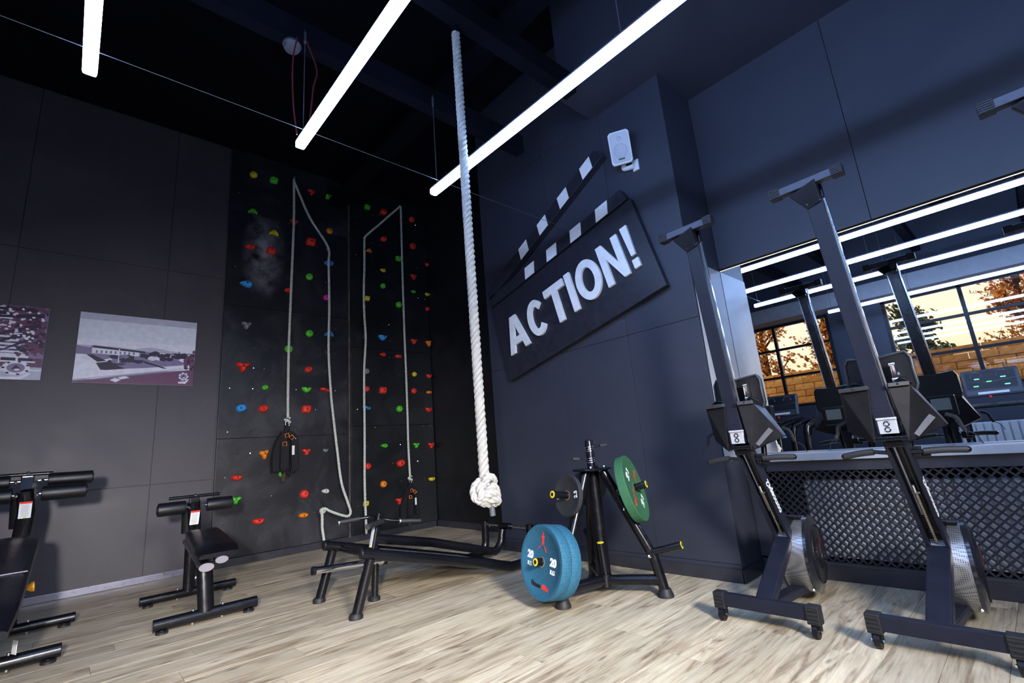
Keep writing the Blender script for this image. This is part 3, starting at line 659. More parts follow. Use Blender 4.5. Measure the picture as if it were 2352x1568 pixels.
def harness(x, y, z1, sc, label, open_=0.0):
    t = thing('climbing_harness', (x, y, z1-.75*sc), label, 'harness', 'climbing harnesses')
    ca = MB().tube([(x+.022*sc*math.cos(a/8*PI), y, z1-.05*sc+.055*sc*math.sin(a/8*PI)) for a in range(16)], .0065, 8, closed=True)
    ca.ball((x, y, z1+.0), .02*sc, 10); obj('carabiner', ca, chrome_m, t)
    kb = MB(); twisted(kb, [(x+.03*sc*math.cos(a*.9), y+.02*math.sin(a*.9), z1+.02-.008*a) for a in range(9)], .012, .05, strands=2, n=6, rs=.009); obj('rope_knot', kb, cord_m, t)
    def strap(name, pts, w, m, th=.012): b = MB(); P = bez(pts, 6); [b.bar(P[i], P[i+1], w, th, side=(1, .15, 0)) for i in range(len(P)-1)]; return obj(name, b, m, t)
    Z = lambda v: z1-v*sc
    strap('tie_in_strap', [(x, y, Z(.08)), (x-.02*sc, y, Z(.2)), (x-.03*sc, y+.0, Z(.34))], .055*sc, webb_m, .02)
    strap('waist_belt', [(x-.03*sc, y-.02, Z(.17)), (x-.09*sc, y, Z(.30)), (x-.115*sc-open_, y+.01, Z(.46)), (x-.11*sc-open_, y+.01, Z(.62))], .105*sc, webb_m, .04)
    strap('waist_belt', [(x-.01*sc, y-.02, Z(.17)), (x+.075*sc, y-.01, Z(.24)), (x+.085*sc+open_, y, Z(.42)), (x+.095*sc+open_, y, Z(.60)), (x+.05*sc, y+.01, Z(.615))], .085*sc, webb_m, .04)
    strap('leg_loop', [(x-.035*sc, y-.035, Z(.30)), (x-.04*sc, y-.04, Z(.45)), (x-.035*sc, y-.03, Z(.60)), (x-.0*sc, y-.02, Z(.61))], .10*sc, webb_m, .035)
    strap('strap_tail', [(x, y-.01, Z(.58)), (x-.03*sc, y, Z(.66)), (x-.035*sc, y, Z(.74))], .05*sc, mat('brown_webbing', (.06, .035, .02), .8, noise=.2), .008)
    strap('strap_tail', [(x+.01, y-.01, Z(.58)), (x+.045*sc, y, Z(.66)), (x+.02*sc, y, Z(.69)), (x+.01*sc, y, Z(.62))], .014*sc, webb_m, .008)
    for dx, dz, ro in ((-.02, .20, .3), (-.045, .30, 0), (.035, .225, .8)):
        q = []
        for a_, c_ in ((-1, -1), (1, -1), (1, 1), (-1, 1)): q.append((x+(dx+.022*(a_*math.cos(ro)-c_*math.sin(ro)))*sc, y-.06, Z(dz-.022*(a_*math.sin(ro)+c_*math.cos(ro)))))
        obj('buckle', MB().tube(q, .0055, 6, closed=True), mat('orange_buckle', (.75, .22, .03), .5, noise=.1), t, label='orange buckle')
    obj('rivet', MB().ball((x+.085*sc, y-.045, Z(.24)), .012, 10), chrome_m, t)
    obj('label_patch', MB().box((x+.06*sc, y-.045, Z(.38)), (.03*sc, .004, .11*sc), bev=.001), white_m, t, label='white textile label')
    return t
harness(1.975, 6.27, 1.60, 1.0, 'black climbing harness hanging on the left climbing wall')
harness(3.665, 6.27, .74, .86, 'black climbing harness hanging low on the right climbing wall, behind the bench', .02)
# ============================================================ PICTURES
def pmat(n, c): return mat('print_'+n, c, .42, noise=.08, nscale=20)
pal = [pmat('pale_sky', (.72, .78, .92)), pmat('dark_purple', (.035, .018, .045)), pmat('mid_violet', (.24, .20, .36)), pmat('light_lilac', (.82, .83, .97)), pmat('plum', (.16, .055, .12)), pmat('haze', (.50, .53, .68))]
def picture(x0, x1, z0, z1, label, draw):
    t = thing('framed_print', ((x0+x1)/2, YB, z0), label, 'picture', 'framed black and white prints')
    obj('canvas', MB().box(((x0+x1)/2, YB-.022, (z0+z1)/2), (x1-x0, .032, z1-z0), bev=.003), pmat('edge', (.40, .42, .52)), t)
    b = MB(); wdt = x1-x0; hgt = z1-z0
    def poly(pts, c, lv=1):
        b.cur = c; y = YB-.0385-lv*.00025; b.add([(x0+wdt*min(.998, max(.002, u)), y, z0+hgt*min(.997, max(.003, v))) for u, v in pts], [tuple(range(len(pts)))])
    draw(poly); obj('print', b, pal, t)
    return t
def rect(a, b2, c, d): return [(a, b2), (c, b2), (c, d), (a, d)]
def ell(cx, cy, rx, ry, n=18, j=0, r=None): return [(cx+rx*math.cos(2*PI*k/n)*(1+(r.uniform(-j, j) if r else 0)), cy+ry*math.sin(2*PI*k/n)*(1+(r.uniform(-j, j) if r else 0))) for k in range(n)]
def crest(poly, cx, cy, s, asp):
    poly(ell(cx, cy, s, s*asp), 3, 9)
    for k in range(14): a = 2*PI*k/14; poly(ell(cx+s*.9*math.cos(a), cy+s*asp*.9*math.sin(a), s*.13, s*.13*asp, 8), 1 if k % 2 else 3, 10)
    poly(ell(cx, cy, s*.66, s*.66*asp), 2, 11); poly([(cx-s*.35, cy-.2*s*asp), (cx, cy+.45*s*asp), (cx+s*.38, cy-.2*s*asp)], 1, 12); poly(ell(cx+.1*s, cy-.25*s*asp, s*.22, s*.16*asp, 10), 3, 13)
    poly([(cx-s*1.0, cy-s*asp*1.75), (cx+s*.5, cy-s*asp*1.75), (cx+s*1.15, cy-s*asp*.75), (cx+s*.95, cy-s*asp*.6), (cx+s*.3, cy-s*asp*1.2), (cx-s*1.0, cy-s*asp*1.3)], 3, 9)
def draw1(poly):
    r = random.Random(3); poly(rect(0, 0, 1, 1), 0, 0); poly(rect(0, .9, 1, 1), 5, .3); poly(rect(0, .50, 1, .62), 3, .3)
    poly([(0, .44), (0, .53), (.14, .535), (.3, .53), (.45, .51), (.55, .545), (.62, .55), (.75, .52), (.9, .50), (1, .48), (1, .4), (0, .4)], 5, 1)
    poly([(0, 0), (0, .52), (.1, .50), (.12, .53), (.55, .48), (.8, .48), (1, .50), (1, 0)], 2, 2)
    poly([(0, .05), (0, .40), (.1, .40), (.25, .20), (.55, .24), (.75, .28), (1, .33), (1, .24), (.7, .2), (.4, .13), (.15, .06)], 3, 3)
    poly([(.12, .42), (.12, .505), (.5, .475), (.5, .40)], 3, 3); poly([(.13, .53), (.55, .487), (.55, .46), (.12, .50)], 1, 4)
    for k in range(9): poly(rect(.15+k*.037, .425, .165+k*.037, .465), 2, 4.5)
    poly([(.08, .40), (.13, .40), (.24, .32), (.17, .30)], 1, 5); poly([(.16, .285), (.25, .31), (.40, .22), (.25, .19), (.20, .19)], 1, 5)
    poly([(.13, .29), (.3, .38), (.29, .40), (.34, .31), (.21, .28)], 3, 4)
    for k in range(16): cx = r.uniform(.27, .52); poly(ell(cx, .36+r.uniform(-.07, .04), .045, .03, 11, .25, r), 1 if k % 3 else 2, 5+k*.05)
    for k in range(30): cx = r.uniform(.52, .98); poly(ell(cx, .42+r.uniform(-.04, .05), .035, .03, 10, .3, r), 1 if k % 4 else 3, 6+k*.05)
    poly([(.52, .36), (.75, .25), (.72, .245), (.56, .31)], 1, 6); poly([(.60, .36), (.62, .43), (.635, .36)], 3, 8)
    for k in range(60): u_ = r.uniform(0, 1); poly(ell(1-u_*.09, .42+r.uniform(-.16, .13*(1-u_)), .016, .022, 8, .4, r), 4 if k % 3 else 1, 7.6+k*.005)
    poly([(0, .02), (.2, .06), (.5, .13), (.8, .20), (1, .25), (1, 0), (0, 0)], 4, 7); poly([(0, .035), (.5, .15), (1, .27), (1, .285), (.5, .165), (0, .05)], 5, 7.2)
    poly(rect(.33, .30, .338, .50), 3, 8); poly([(.825, .40), (.85, .53), (.865, .40)], 1, 8)
    poly([(.28, .05), (.33, .02), (.37, .06), (.32, .085)], 3, 8.2); poly([(.34, .09), (.37, .065), (.44, .09), (.40, .115)], 3, 8.3)
    crest(poly, .905, .135, .045, 1.37)
def draw2(poly):
    r = random.Random(5); poly(rect(0, 0, 1, 1), 2, 0)
    for k in range(13): z = .36+k*.05; poly([(0, z), (.97-.004*k, z-.005), (.97-.004*k, z+.018), (0, z+.03)], 3, 1); [poly(rect(.02+i*.075, z+.03, .065+i*.075, z+.046), 1, 1.2) for i in range(12)]
    poly(rect(0, .0, 1, .17), 5, 1.5); poly(rect(0, .17, 1, .29), 4, 1.6); poly(rect(0, .29, .9, .345), 3, 1.8); poly(rect(0, .25, .93, .29), 1, 1.9); poly(rect(0, .23, .95, .25), 3, 2)
    for i in range(8): poly(rect(.05+i*.11, .24, .065+i*.11, .30), 3, 2.1)
    poly([(0, .12), (1, .14), (1, .12), (0, .09)], 3, 2.3)
    for k in range(420):
        cx = 1-abs(r.gauss(0, .17)); cy = r.uniform(.33, 1.0) if cx > .82 else r.uniform(.58, 1.0); q_ = r.uniform(.010, .022); poly(ell(cx, cy, q_, q_*1.25, 8, .45, r), 4 if k % 3 else 1, 3+k*.008)
    for (u0, v0, u1, v1) in ((.95, .75, .62, .55), (.9, .62, .55, .42), (.97, .88, .5, .80), (.9, .95, .45, .93), (.95, .6, .70, .36)): poly([(u0, v0-.03), (u0, v0+.03), (u1, v1+.012), (u1, v1)], 1, 7)
    for k in range(34): poly(ell(r.uniform(.72, .98), r.uniform(.5, .98), .012, .015, 8, .4, r), 3, 7.5+k*.01)
    crest(poly, .83, .155, .09, 1.05)
picture(-.035, .985, 2.010, 2.753, 'framed black and white print of a low building on a wide square', draw1)
picture(-1.30, -.262, 2.025, 2.750, 'framed black and white print of a tower block behind trees, cut off at left', draw2)
# ============================================================ SIGN on the action wall
sg = thing('clapperboard_sign', (XA, 2.9, 1.72), 'large black clapperboard wall sign with raised white letters reading ACTION!', 'sign')
a_ = math.radians(13.6); BL = Vector((XA, 3.71, 1.72)); U = Vector((0, -math.cos(a_), math.sin(a_))); V = Vector((0, math.sin(a_), math.cos(a_))); Nn = Vector((-1, 0, 0))
def SP(u, v, n=0): return BL+U*u+V*v+Nn*n
sign_m = mat('black_sign_board', (.018, .019, .028), .42, noise=.25, nscale=16, bump=.25, bscale=90)
def sprism(name, uv, n0, n1, m, bevel=0, parent=sg): return obj(name, MB().prism([SP(u, v, n0) for u, v in uv], Nn*(n1-n0)), m, parent, bevel=bevel)
sprism('board', [(.0, .0), (1.98, .0), (1.98, .885), (.0, .885)], .0, .062, sign_m, .003)
sprism('lower_clap_stick', [(.0, .895), (1.96, .895), (1.93, 1.02), (.02, 1.02)], .0, .078, sign_m, .003)
for u in (.69, 1.026, 1.36, 1.69): sprism('white_stripe', [(u-.085, .897), (u+.055, .897), (u+.092, 1.018), (u-.05, 1.018)], .078, .084, white_m)
th = math.radians(14.0); PU = U*math.cos(th)+V*math.sin(th); PV = V*math.cos(th)-U*math.sin(th); O2 = SP(.03, .985)
def S2(u, v, n=0): return O2+PU*u+PV*v+Nn*n
obj('upper_clap_stick', MB().prism([S2(u, v, .0) for u, v in ((-.02, .0), (1.93, .0), (1.90, .13), (.0, .13))], Nn*.078), sign_m, sg, bevel=.003)
for u in (.70, 1.04, 1.385, 1.74): obj('white_stripe', MB().prism([S2(p, v, .078) for p, v in ((u-.085, .003), (u+.055, .003), (u+.092, .127), (u-.05, .127))], Nn*.006), white_m, sg)
def arc(a0, a1, rx, ry, n=18): return [(.5+rx*math.cos(math.radians(a0+(a1-a0)*k/n)), .5+ry*math.sin(math.radians(a0+(a1-a0)*k/n))) for k in range(n+1)]
GL = {'A': [[(0, 0), (.24, 0), (.5, .76), (.5, 1), (.35, 1)], [(1, 0), (.76, 0), (.5, .76), (.5, 1), (.65, 1)], [(.29, .20), (.71, .20), (.63, .39), (.37, .39)]],
      'C': [arc(38, 322, .5, .5)+arc(322, 38, .23, .31)], 'T': [[(0, 1), (1, 1), (1, .80), (.635, .80), (.635, 0), (.365, 0), (.365, .80), (0, .80)]], 'I': [[(0, 0), (1, 0), (1, 1), (0, 1)]],
      'O': [arc(0, 180, .5, .5)+arc(180, 0, .25, .31), arc(180, 360, .5, .5)+arc(360, 180, .25, .31)], 'N': [[(0, 0), (0, 1), (.27, 1), (.72, .38), (.72, 1), (1, 1), (1, 0), (.74, 0), (.28, .62), (.28, 0)]],
      '!': [[(0, 1), (1, 1), (.80, .29), (.20, .29)], [(.06, 0), (.94, 0), (.94, .20), (.06, .20)]]}
for ch, u0, u1, v0, v1 in (('A', .128, .440, .235, .632), ('C', .483, .735, .242, .636), ('T', .775, 1.048, .240, .640), ('I', 1.075, 1.148, .245, .648), ('O', 1.185, 1.470, .250, .655), ('N', 1.500, 1.745, .258, .668), ('!', 1.790, 1.862, .268, .680)):
    b = MB()
    for pg in GL[ch]: q = MB().prism([SP(u0+(u1-u0)*x, v0+(v1-v0)*y, .062) for x, y in pg], Nn*.026); b.add(q.v, q.f)
    obj('letter', b, white_m, sg, bevel=.0015)
# wall speaker
sp = thing('wall_speaker', (3.40, 1.93, 3.27), 'small white wall speaker mounted above the clapperboard sign', 'speaker')
Cc = Vector((3.345, 1.975, 3.50)); Fd = Vector((-1, -.50, -.42)).normalized(); Rd = Vector((0, 0, 1)).cross(Fd).normalized(); Ud = Fd.cross(Rd)
Rm = Matrix((Rd, Fd, Ud)).transposed()
def spk(w, h, d, c): return [Cc+Rd*x*w/2+Ud*z*h/2+Fd*c for x, z in ((-1, -.86), (-.8, -1), (.8, -1), (1, -.86), (1, .86), (.8, 1), (-.8, 1), (-1, .86))]
b = MB(); r0 = spk(.15, .24, 0, -.09); r1 = spk(.185, .285, 0, .02); r2 = spk(.18, .28, 0, .05); vs = r0+r1+r2
b.add(vs, [tuple(range(8)), tuple(reversed(range(16, 24)))]+[(i, (i+1) % 8, (i+1) % 8+8, i+8) for i in range(8)]+[(8+i, 8+(i+1) % 8, (i+1) % 8+16, i+16) for i in range(8)])
obj('cabinet', b, white_plastic_m, sp, bevel=.006)
b = MB().prism(spk(.158, .25, 0, .0502), Fd*.006); obj('grille', b, mat('pale_speaker_grille', (.50, .53, .57), .6, noise=.05, bump=.5, bscale=500), sp, bevel=.002)
obj('cone', MB().lathe([(.062, 0), (.056, .004), (.05, .001), (0, .004)], Cc+Fd*.0555-Ud*.03, Fd, 24).lathe([(.022, 0), (.016, .004), (0, .003)], Cc+Fd*.0555+Ud*.075, Fd, 16), mat('pale_speaker_cone', (.42, .45, .50), .6, noise=.05), sp)
obj('badge', MB().box(Cc+Fd*.058-Ud*.098, (.055, .004, .012), R=Rm), black_m, sp)
obj('bracket', MB().tube(bez([Cc-Fd*.05-Ud*.13, Cc-Fd*.06-Ud*.165, Vector((XA-.03, 1.925, 3.335))], 5), .022, 10).box((XA-.009, 1.92, 3.35), (.016, .06, .10), bev=.003), white_plastic_m, sp)
# ============================================================ SIT-UP BENCHES
def situp(cx, label, long_pad):
    t = thing('situp_bench', (cx, 4.7, 0), label, 'exercise bench', 'sit-up benches in front of the wall')
    X = lambda v: cx+v
    for y, hw, z, r in ((4.25, .315, .058, .038), (5.20, .345, .052, .033)):
        dx = 0.0 if y < 5 else .045
        f = obj('foot_bar', MB().tube([(X(-hw+dx), y, z), (X(hw+dx), y, z)], r, 20, sy=.9), steel_m, t, bevel=.003)
        for sx in (-.83, .83):
            obj('foot_pad', MB().cyl((X(hw*sx+dx), y, .0), (X(hw*sx+dx), y, .014), .036, 18).cyl((X(hw*sx+dx), y, .01), (X(hw*sx+dx), y, z-.01), .010, 8), rubber_m, t)
        for sx in (-.09, .09):
            obj('bolt', MB().cyl((X(sx+dx), y, z-r-.012), (X(sx+dx), y, z+r+.012), .0095, 10), chrome_m, t)
    obj('front_post', MB().tube([(X(-.012), 4.25, .07), (X(-.03), 4.29, .372)], .052, 20, sy=.72, side=(1, 0, 0)), steel_m, t)
    obj('rear_post', MB().tube([(X(.035), 5.20, .06), (X(.025), 5.16, .45)], .046, 20, sy=.72, side=(1, 0, 0)), steel_m, t)
    # main beam front -> rear, with pale end cap
    obj('main_beam', MB().tube([(X(-.035), 4.20, .372), (X(0), 5.14, .47)], .046, 20, sy=.60, side=(1, 0, 0)), steel_m, t)
    obj('end_cap', MB().tube([(X(-.036), 4.188, .371), (X(-.0355), 4.201, .3715)], .047, 24, sy=.60, side=(1, 0, 0)), mat('satin_grey_cap', (.22, .20, .23), .4, noise=.08), t, label='grey oval end cap')
    obj('pad_beam', MB().tube([(X(.045), 4.14, .415), (X(.02), 4.9, .53)], .040, 20, sy=.60, side=(1, 0, 0)), steel_m, t)
    obj('end_cap', MB().tube([(X(.0455), 4.128, .413), (X(.045), 4.141, .4152)], .041, 24, sy=.60, side=(1, 0, 0)), mat('satin_grey_cap'), t, label='grey oval end cap')
    obj('adjuster_plate', MB().bar((X(-.05), 4.34, .10), (X(-.05), 4.34, .33), .006, .03, side=(1, 0, 0)).ball((X(-.075), 4.30, .30), .012, 8), chrome_m, t)
    # pad
    def pad(y0, z0, y1, z1, w0, w1, th, name='pad', x_=0.0):
        P = []; n = 14; b = MB(); rows = []
        d = Vector((0, y1-y0, z1-z0)); up = Vector((0, -(z1-z0), (y1-y0))).normalized()
        for k in range(n+1):
            f = k/n; e = min(1, math.sin(min(1, f/.16)*PI/2)**.7, math.sin(min(1, (1-f)/.12)*PI/2)**.7) if 0 < f < 1 else .55
            w = (w0*(1-f)+w1*f)*.5*(.72+.28*e); c = Vector((X(x_), y0, z0))+d*f; row = []
            for a in ((-1, .15), (-.97, .75), (-.8, 1), (0, 1.03), (.8, 1), (.97, .75), (1, .15), (.97, -.0), (0, -.02), (-.97, .0)): row.append(c+Vector((1, 0, 0))*a[0]*w+up*a[1]*th*(e if a[1] > .5 else 1))
            rows.append(row)
        m = 10; vs = [v for r in rows for v in r]
        b.add(vs, [(i*m+k, i*m+(k+1) % m, (i+1)*m+(k+1) % m, (i+1)*m+k) for i in range(n) for k in range(m)]+[tuple(range(m)), tuple(n*m+k for k in reversed(range(m)))], True)
        o = obj(name, b, vinyl_m, t); return o
    if long_pad:
        pad(3.42, .345, 4.80, .665, .25, .31, .07, 'backrest_pad', -.0)
        obj('pad_seam', MB().bar((X(-.13), 4.02, .560), (X(.13), 4.02, .560), .010, .006, side=(0, 1, 0)), mat('pale_piping', (.16, .15, .20), .4, noise=.05), t)
        obj('pull_knob', MB().lathe([(.011, 0), (.011, .025), (.018, .032), (.029, .05), (.028, .060), (0, .063)], (X(.10), 4.30, .43), (1, 0, .1), 16), orange_m, t, label='orange pull knob')
        obj('warning_sticker', MB().box((X(.115), 4.1, .16), (.002, .05, .07), R=Matrix.Rotation(.4, 3, 'Z')), white_m, t, label='small white sticker')
    else:
        pad(4.13, .435, 4.84, .545, .285, .23, .055, 'seat_pad', .03)
    # upright with the leg rollers
    hz = .20 if long_pad else 0.0; hx = .05 if long_pad else 0.0; Xh = lambda v: X(v+hx)
    obj('upright', MB().tube([(X(.03), 5.05, .46), (Xh(.005), 4.98, .66+hz), (Xh(-.015), 4.93, .80+hz)], .047, 20, sy=.66, side=(1, 0, 0)), steel_m, t)
    st = obj('sticker', MB().box((Xh(.000), 4.936, .668+hz), (.064, .003, .118), R=Matrix.Rotation(.34, 3, 'X')), whitep_m, t, label='white instruction sticker with red heading')
    Rr_ = Matrix.Rotation(.34, 3, 'X')
    def on(v, w): return Vector((Xh(.000), 4.936, .668+hz))+Rr_ @ Vector((v, -.0022, w))
    obj('sticker_heading', MB().box(on(0, .053), (.062, .002, .013), R=Rr_), red_m, st)
    lines = MB()
    for k in range(13): lines.box(on(-.004+.002*(k % 3), .038-k*.0068), (.046-.006*((k*5) % 3), .0015, .0018), R=Rr_)
    stuff(obj('print_line', lines, mat('grey_print', (.30, .31, .34), .5, noise=.05), st)); obj('sticker_mark', MB().box(on(0, -.052), (.014, .002, .009), R=Rr_), yellow_m, st)
    # black back plate behind
    obj('side_plate', MB().tube([(Xh(-.02), 5.03, .55+hz), (Xh(-.03), 4.99, .75+hz)], .055, 18, sy=.5, side=(1, 0, 0)), plastic_m, t)
    def rollers(y, z, hw, r, gap):
        for s_ in (-1, 1):
            obj('roller_axle', MB().cyl((Xh(s_*.045), y, z), (Xh(s_*hw), y, z), .011, 10), chrome_m, t)
            a, c = sorted((Xh(s_*gap), Xh(s_*hw)))
            f = obj('foam_roller', MB().lathe([(r*.7, 0), (r*.97, .004), (r, .014), (r, c-a-.014), (r*.97, c-a-.004), (r*.7, c-a)], (a, y, z), (1, 0, 0), 28), foam_m, t)
            e0 = Xh(s_*hw); obj('end_disc', MB().cyl((e0-.002*s_, y, z), (e0+.004*s_, y, z), r*.55, 20), plastic_m, f)
            obj('bolt', MB().ball((Xh(s_*gap*.72), y-.03, z-.005), .011, 8), chrome_m, t)
    rollers(4.90, .762+hz*1.05, .265+hx, .0525, .072)
    if long_pad: rollers(4.97, 1.065, .345, .0475, .095)
    zt = .842 if not long_pad else 1.112; yt = 4.93 if not long_pad else 5.0
    obj('head_block', MB().box((Xh(-.012), yt+.01, zt-.03), (.07, .05, .065), bev=.008), steel_m, t)
    if long_pad: obj('head_link', MB().bar((Xh(-.012), 4.95, .94), (Xh(-.012), 5.0, 1.09), .06, .03, side=(1, 0, 0)), steel_m, t)
    hb = obj('hand_bar', MB().tube([(X(-.19), yt-.01, zt), (X(.17), yt-.01, zt)] if not long_pad else [(X(-.40), yt-.01, zt), (X(.17), yt-.01, zt)], .0125, 12), steel_m, t)
    obj('bolt', MB().ball((Xh(-.012), yt-.035, zt+.010), .012, 8), chrome_m, t)
    return t
situp(.835, 'black sit-up bench with small seat pad, standing left of the climbing walls', False)
situp(-.235, 'black sit-up bench with long backrest and orange knob, cut off at the left edge', True)
# ============================================================ T-BAR ROW BENCH
tb = thing('row_machine', (2.3, 3.62, 0), 'low black tubular row machine with lever and chrome bar, below the climbing ropes', 'row machine')
def railz(x): return .400-(x-1.55)*.262
for y, nm in ((3.30, 0), (3.94, 1)):
    pts = [(1.535, y, railz(1.535)), (2.2, y, railz(2.2)), (2.88, y, .048), (3.0, y, .045)]+[(3.0+.12*math.sin(a*PI/12), y, .165-.12*math.cos(a*PI/12)) for a in range(1, 7)]+[(3.125, y, .345)]
    obj('rail', MB().tube(pts, .037, 18, side=(0, 1, 0)), steel_m, tb)
    obj('rail_cap', MB().ball((1.535, y, railz(1.535)), .0375, 16, sc=(.5, 1, 1)), plastic_m, tb)
    obj('leg', MB().tube([(1.600, y, .36), (1.515, y+.04, .012)], [.034, .034], 18), steel_m, tb)
    obj('foot_cap', MB().lathe([(.046, 0), (.046, .02), (.037, .034)], (1.513, y+.041, 0), (0, 0, 1), 20), rubber_m, tb)
    obj('bolt', MB().ball((3.15, y-.035, .30), .015, 8), chrome_m, tb)
# foot plate (expanded metal) between the rails
fp = MB(); x0, x1 = 1.9, 2.72
ux = Vector((1, 0, -.262)).normalized()
for k in range(24):
    for s_ in (1, -1):
        a = x0+(x1-x0)*k/23
        ya, yb = (3.36, 3.88) if s_ == 1 else (3.88, 3.36)
        fp.bar((a, ya, railz(a)+.018), (min(a+.14, x1), yb, railz(min(a+.14, x1))+.018), .006, .004, side=(1, 0, 0))
stuff(obj('mesh_foot_plate', fp, mat('grey_expanded_metal', (.30, .30, .32), .4, .5, noise=.1), tb))
obj('foot_plate_tray', MB().prism([(x0, 3.34, railz(x0)-.0), (x1, 3.34, railz(x1)-.0), (x1, 3.90, railz(x1)-.0), (x0, 3.90, railz(x0)-.0)], (0, 0, .008)), steel_m, tb)
for xx in (1.66, 2.86): obj('cross_tube', MB().cyl((xx, 3.3, railz(xx)-.01 if xx < 2 else .06), (xx, 3.94, railz(xx)-.01 if xx < 2 else .06), .026, 14), steel_m, tb)
# lever, pivot rod, handles, loading bar
obj('pivot_rod', MB().cyl((3.125, 3.28, .315), (3.125, 3.96, .315), .011, 14), chrome_m, tb)
lv = [(1.80, 3.62, .430), (2.3, 3.62, .315), (2.90, 3.62, .135)]+[(2.93+.13*math.sin(a*PI/12), 3.62, .245-.13*math.cos(a*PI/12)) for a in range(1, 7)]+[(3.075, 3.62, .29)]
obj('lever', MB().tube(lv, .036, 18, side=(0, 1, 0)), steel_m, tb)
obj('pivot_sleeve', MB().cyl((3.11, 3.55, .315), (3.11, 3.69, .315), .030, 18), steel_m, tb)
obj('post', MB().bar((1.775, 3.62, .33), (1.835, 3.62, .615), .062, .045, side=(0, 1, 0)), steel_m, tb, bevel=.010)
stk = obj('sticker', MB().bar((1.758, 3.625, .375), (1.792, 3.625, .535), .040, .002, side=(0, 1, 0)), whitep_m, tb, label='white instruction sticker with grey lines')
ll = MB()
for k in range(12): ll.box((1.7585+k*.0026, 3.625, .395+k*.0112), (.002, .030, .0022))
stuff(obj('print_line', ll, mat('grey_print'), stk)); obj('sticker_mark', MB().box((1.756, 3.625, .384), (.003, .014, .012)), yellow_m, stk)
obj('sticker', MB().bar((1.804, 3.625, .560), (1.814, 3.625, .600), .034, .002, side=(0, 1, 0)), whitep_m, tb, label='small white sticker')
obj('support_leg', MB().tube([(1.800, 3.62, .36), (1.790, 3.63, .012)], .026, 16), steel_m, tb)
obj('foot_cap', MB().lathe([(.042, 0), (.042, .018), (.03, .032)], (1.79, 3.631, 0), (0, 0, 1), 20), rubber_m, tb)
obj('loading_bar', MB().cyl((1.345, 3.62, .300), (1.86, 3.62, .262), .0245, 20), chrome_m, tb)
obj('bar_cap', MB().cyl((1.325, 3.62, .3015), (1.347, 3.62, .2998), .029, 20).cyl((1.86, 3.62, .262), (1.885, 3.62, .260), .030, 20), plastic_m, tb)
hd = MB().tube(bez([(1.60, 3.75, .575), (1.78, 3.70, .585), (1.83, 3.62, .575)], 6), .014, 12).tube(bez([(1.70, 3.46, .555), (1.80, 3.52, .565), (1.84, 3.62, .57), (1.93, 3.60, .545), (2.05, 3.56, .525)], 6), .013, 12)
obj('handle_bar', hd, steel_m, tb)
for a, b2 in (((1.575, 3.76, .575), (1.72, 3.725, .582)), ((1.655, 3.44, .55), (1.80, 3.50, .563)), ((1.99, 3.575, .532), (2.14, 3.52, .515))):
    g = MB(); a = Vector(a); b2 = Vector(b2); g.cyl(a, b2, .0185, 16)
    for k in range(9): g.cyl(a.lerp(b2, k/9+.02), a.lerp(b2, k/9+.06), .0200, 14)
    obj('grip', g, rubber_m, tb)
    obj('grip_cap', MB().cyl(a-(b2-a).normalized()*.008, a+(b2-a).normalized()*.002, .022, 16), chrome_m, tb)
# ============================================================ PLATE TREE
c0 = Vector((2.82, 2.26, 0)); pt = thing('plate_tree', (2.82, 2.26, 0), 'black three-legged weight plate tree standing by the wall with the sign', 'weight rack')
dirs = [Vector((math.cos(math.radians(q)), math.sin(math.radians(q)), 0)) for q in (171, 291, 51)]
obj('top_disc', MB().lathe([(.0, 0), (.135, 0), (.14, .006), (.135, .012), (0, .012)], c0+Vector((-.02, 0, .818)), (0, 0, 1), 30), steel_m, pt)
obj('centre_post', MB().lathe([(.03, 0), (.03, .19), (.027, .20), (.012, .205), (0, .206)], c0+Vector((-.02, 0, .828)), (0, 0, 1), 20), steel_m, pt)
LEG = {}
for i, d in enumerate(dirs):
    e = c0+d*.39
    pts = [c0+d*.07+Vector((-.01, 0, .812)), c0+d*.20+Vector((0, 0, .55)), c0+d*.325+Vector((0, 0, .28)), c0+d*.355+Vector((0, 0, .20)), e+Vector((0, 0, .012))]
    pts = [pts[0], pts[0].lerp(pts[2], .5), pts[0].lerp(pts[2], .92), pts[2].lerp(pts[3], .5)+d*.004, pts[3].lerp(pts[4], .3), pts[4]]
    w = .034 if i != 2 else .044
    obj('leg', MB().tube(pts, w, 16), steel_m, pt)
    obj('foot_cap', MB().lathe([(.052, 0), (.052, .012), (.044, .03), (.036, .05)], e, (0, 0, 1), 22), rubber_m, pt)
    obj('base_tube', MB().cyl(c0+Vector((-.01, 0, .085)), e-d*.02+Vector((0, 0, .10)), .035, 16), steel_m, pt)
    for z in (.55, .25):
        f = (.812-z)/.532; q = c0+d*(.07+.255*min(1, f))
        obj('bolt', MB().ball(q+Vector((0, 0, z))+d.cross(Vector((0, 0, 1)))*.034, .013, 8), chrome_m, pt)
obj('stay', MB().tube([c0+dirs[2]*.06+Vector((0, 0, .81)), c0+dirs[2]*.05+Vector((0, 0, .3)), c0+dirs[2]*.02+Vector((-.01, 0, .10))], .05, 18), steel_m, pt)
obj('base_hub', MB().cyl(c0+Vector((-.01, 0, .05)), c0+Vector((-.01, 0, .125)), .045, 18), steel_m, pt)
obj('bar_holder', MB().cyl(c0+Vector((-.012, -.01, .115)), c0+Vector((-.03, -.01, .33)), .0245, 18).cyl(c0+Vector((-.012, -.01, .115)), c0+Vector((-.012, -.01, .128)), .042, 18), steel_m, pt)
obj('peg_cap', MB().cyl(c0+Vector((-.0302, -.01, .330)), c0+Vector((-.0305, -.01, .334)), .0235, 18), yellow_m, pt, label='yellow peg end cap')
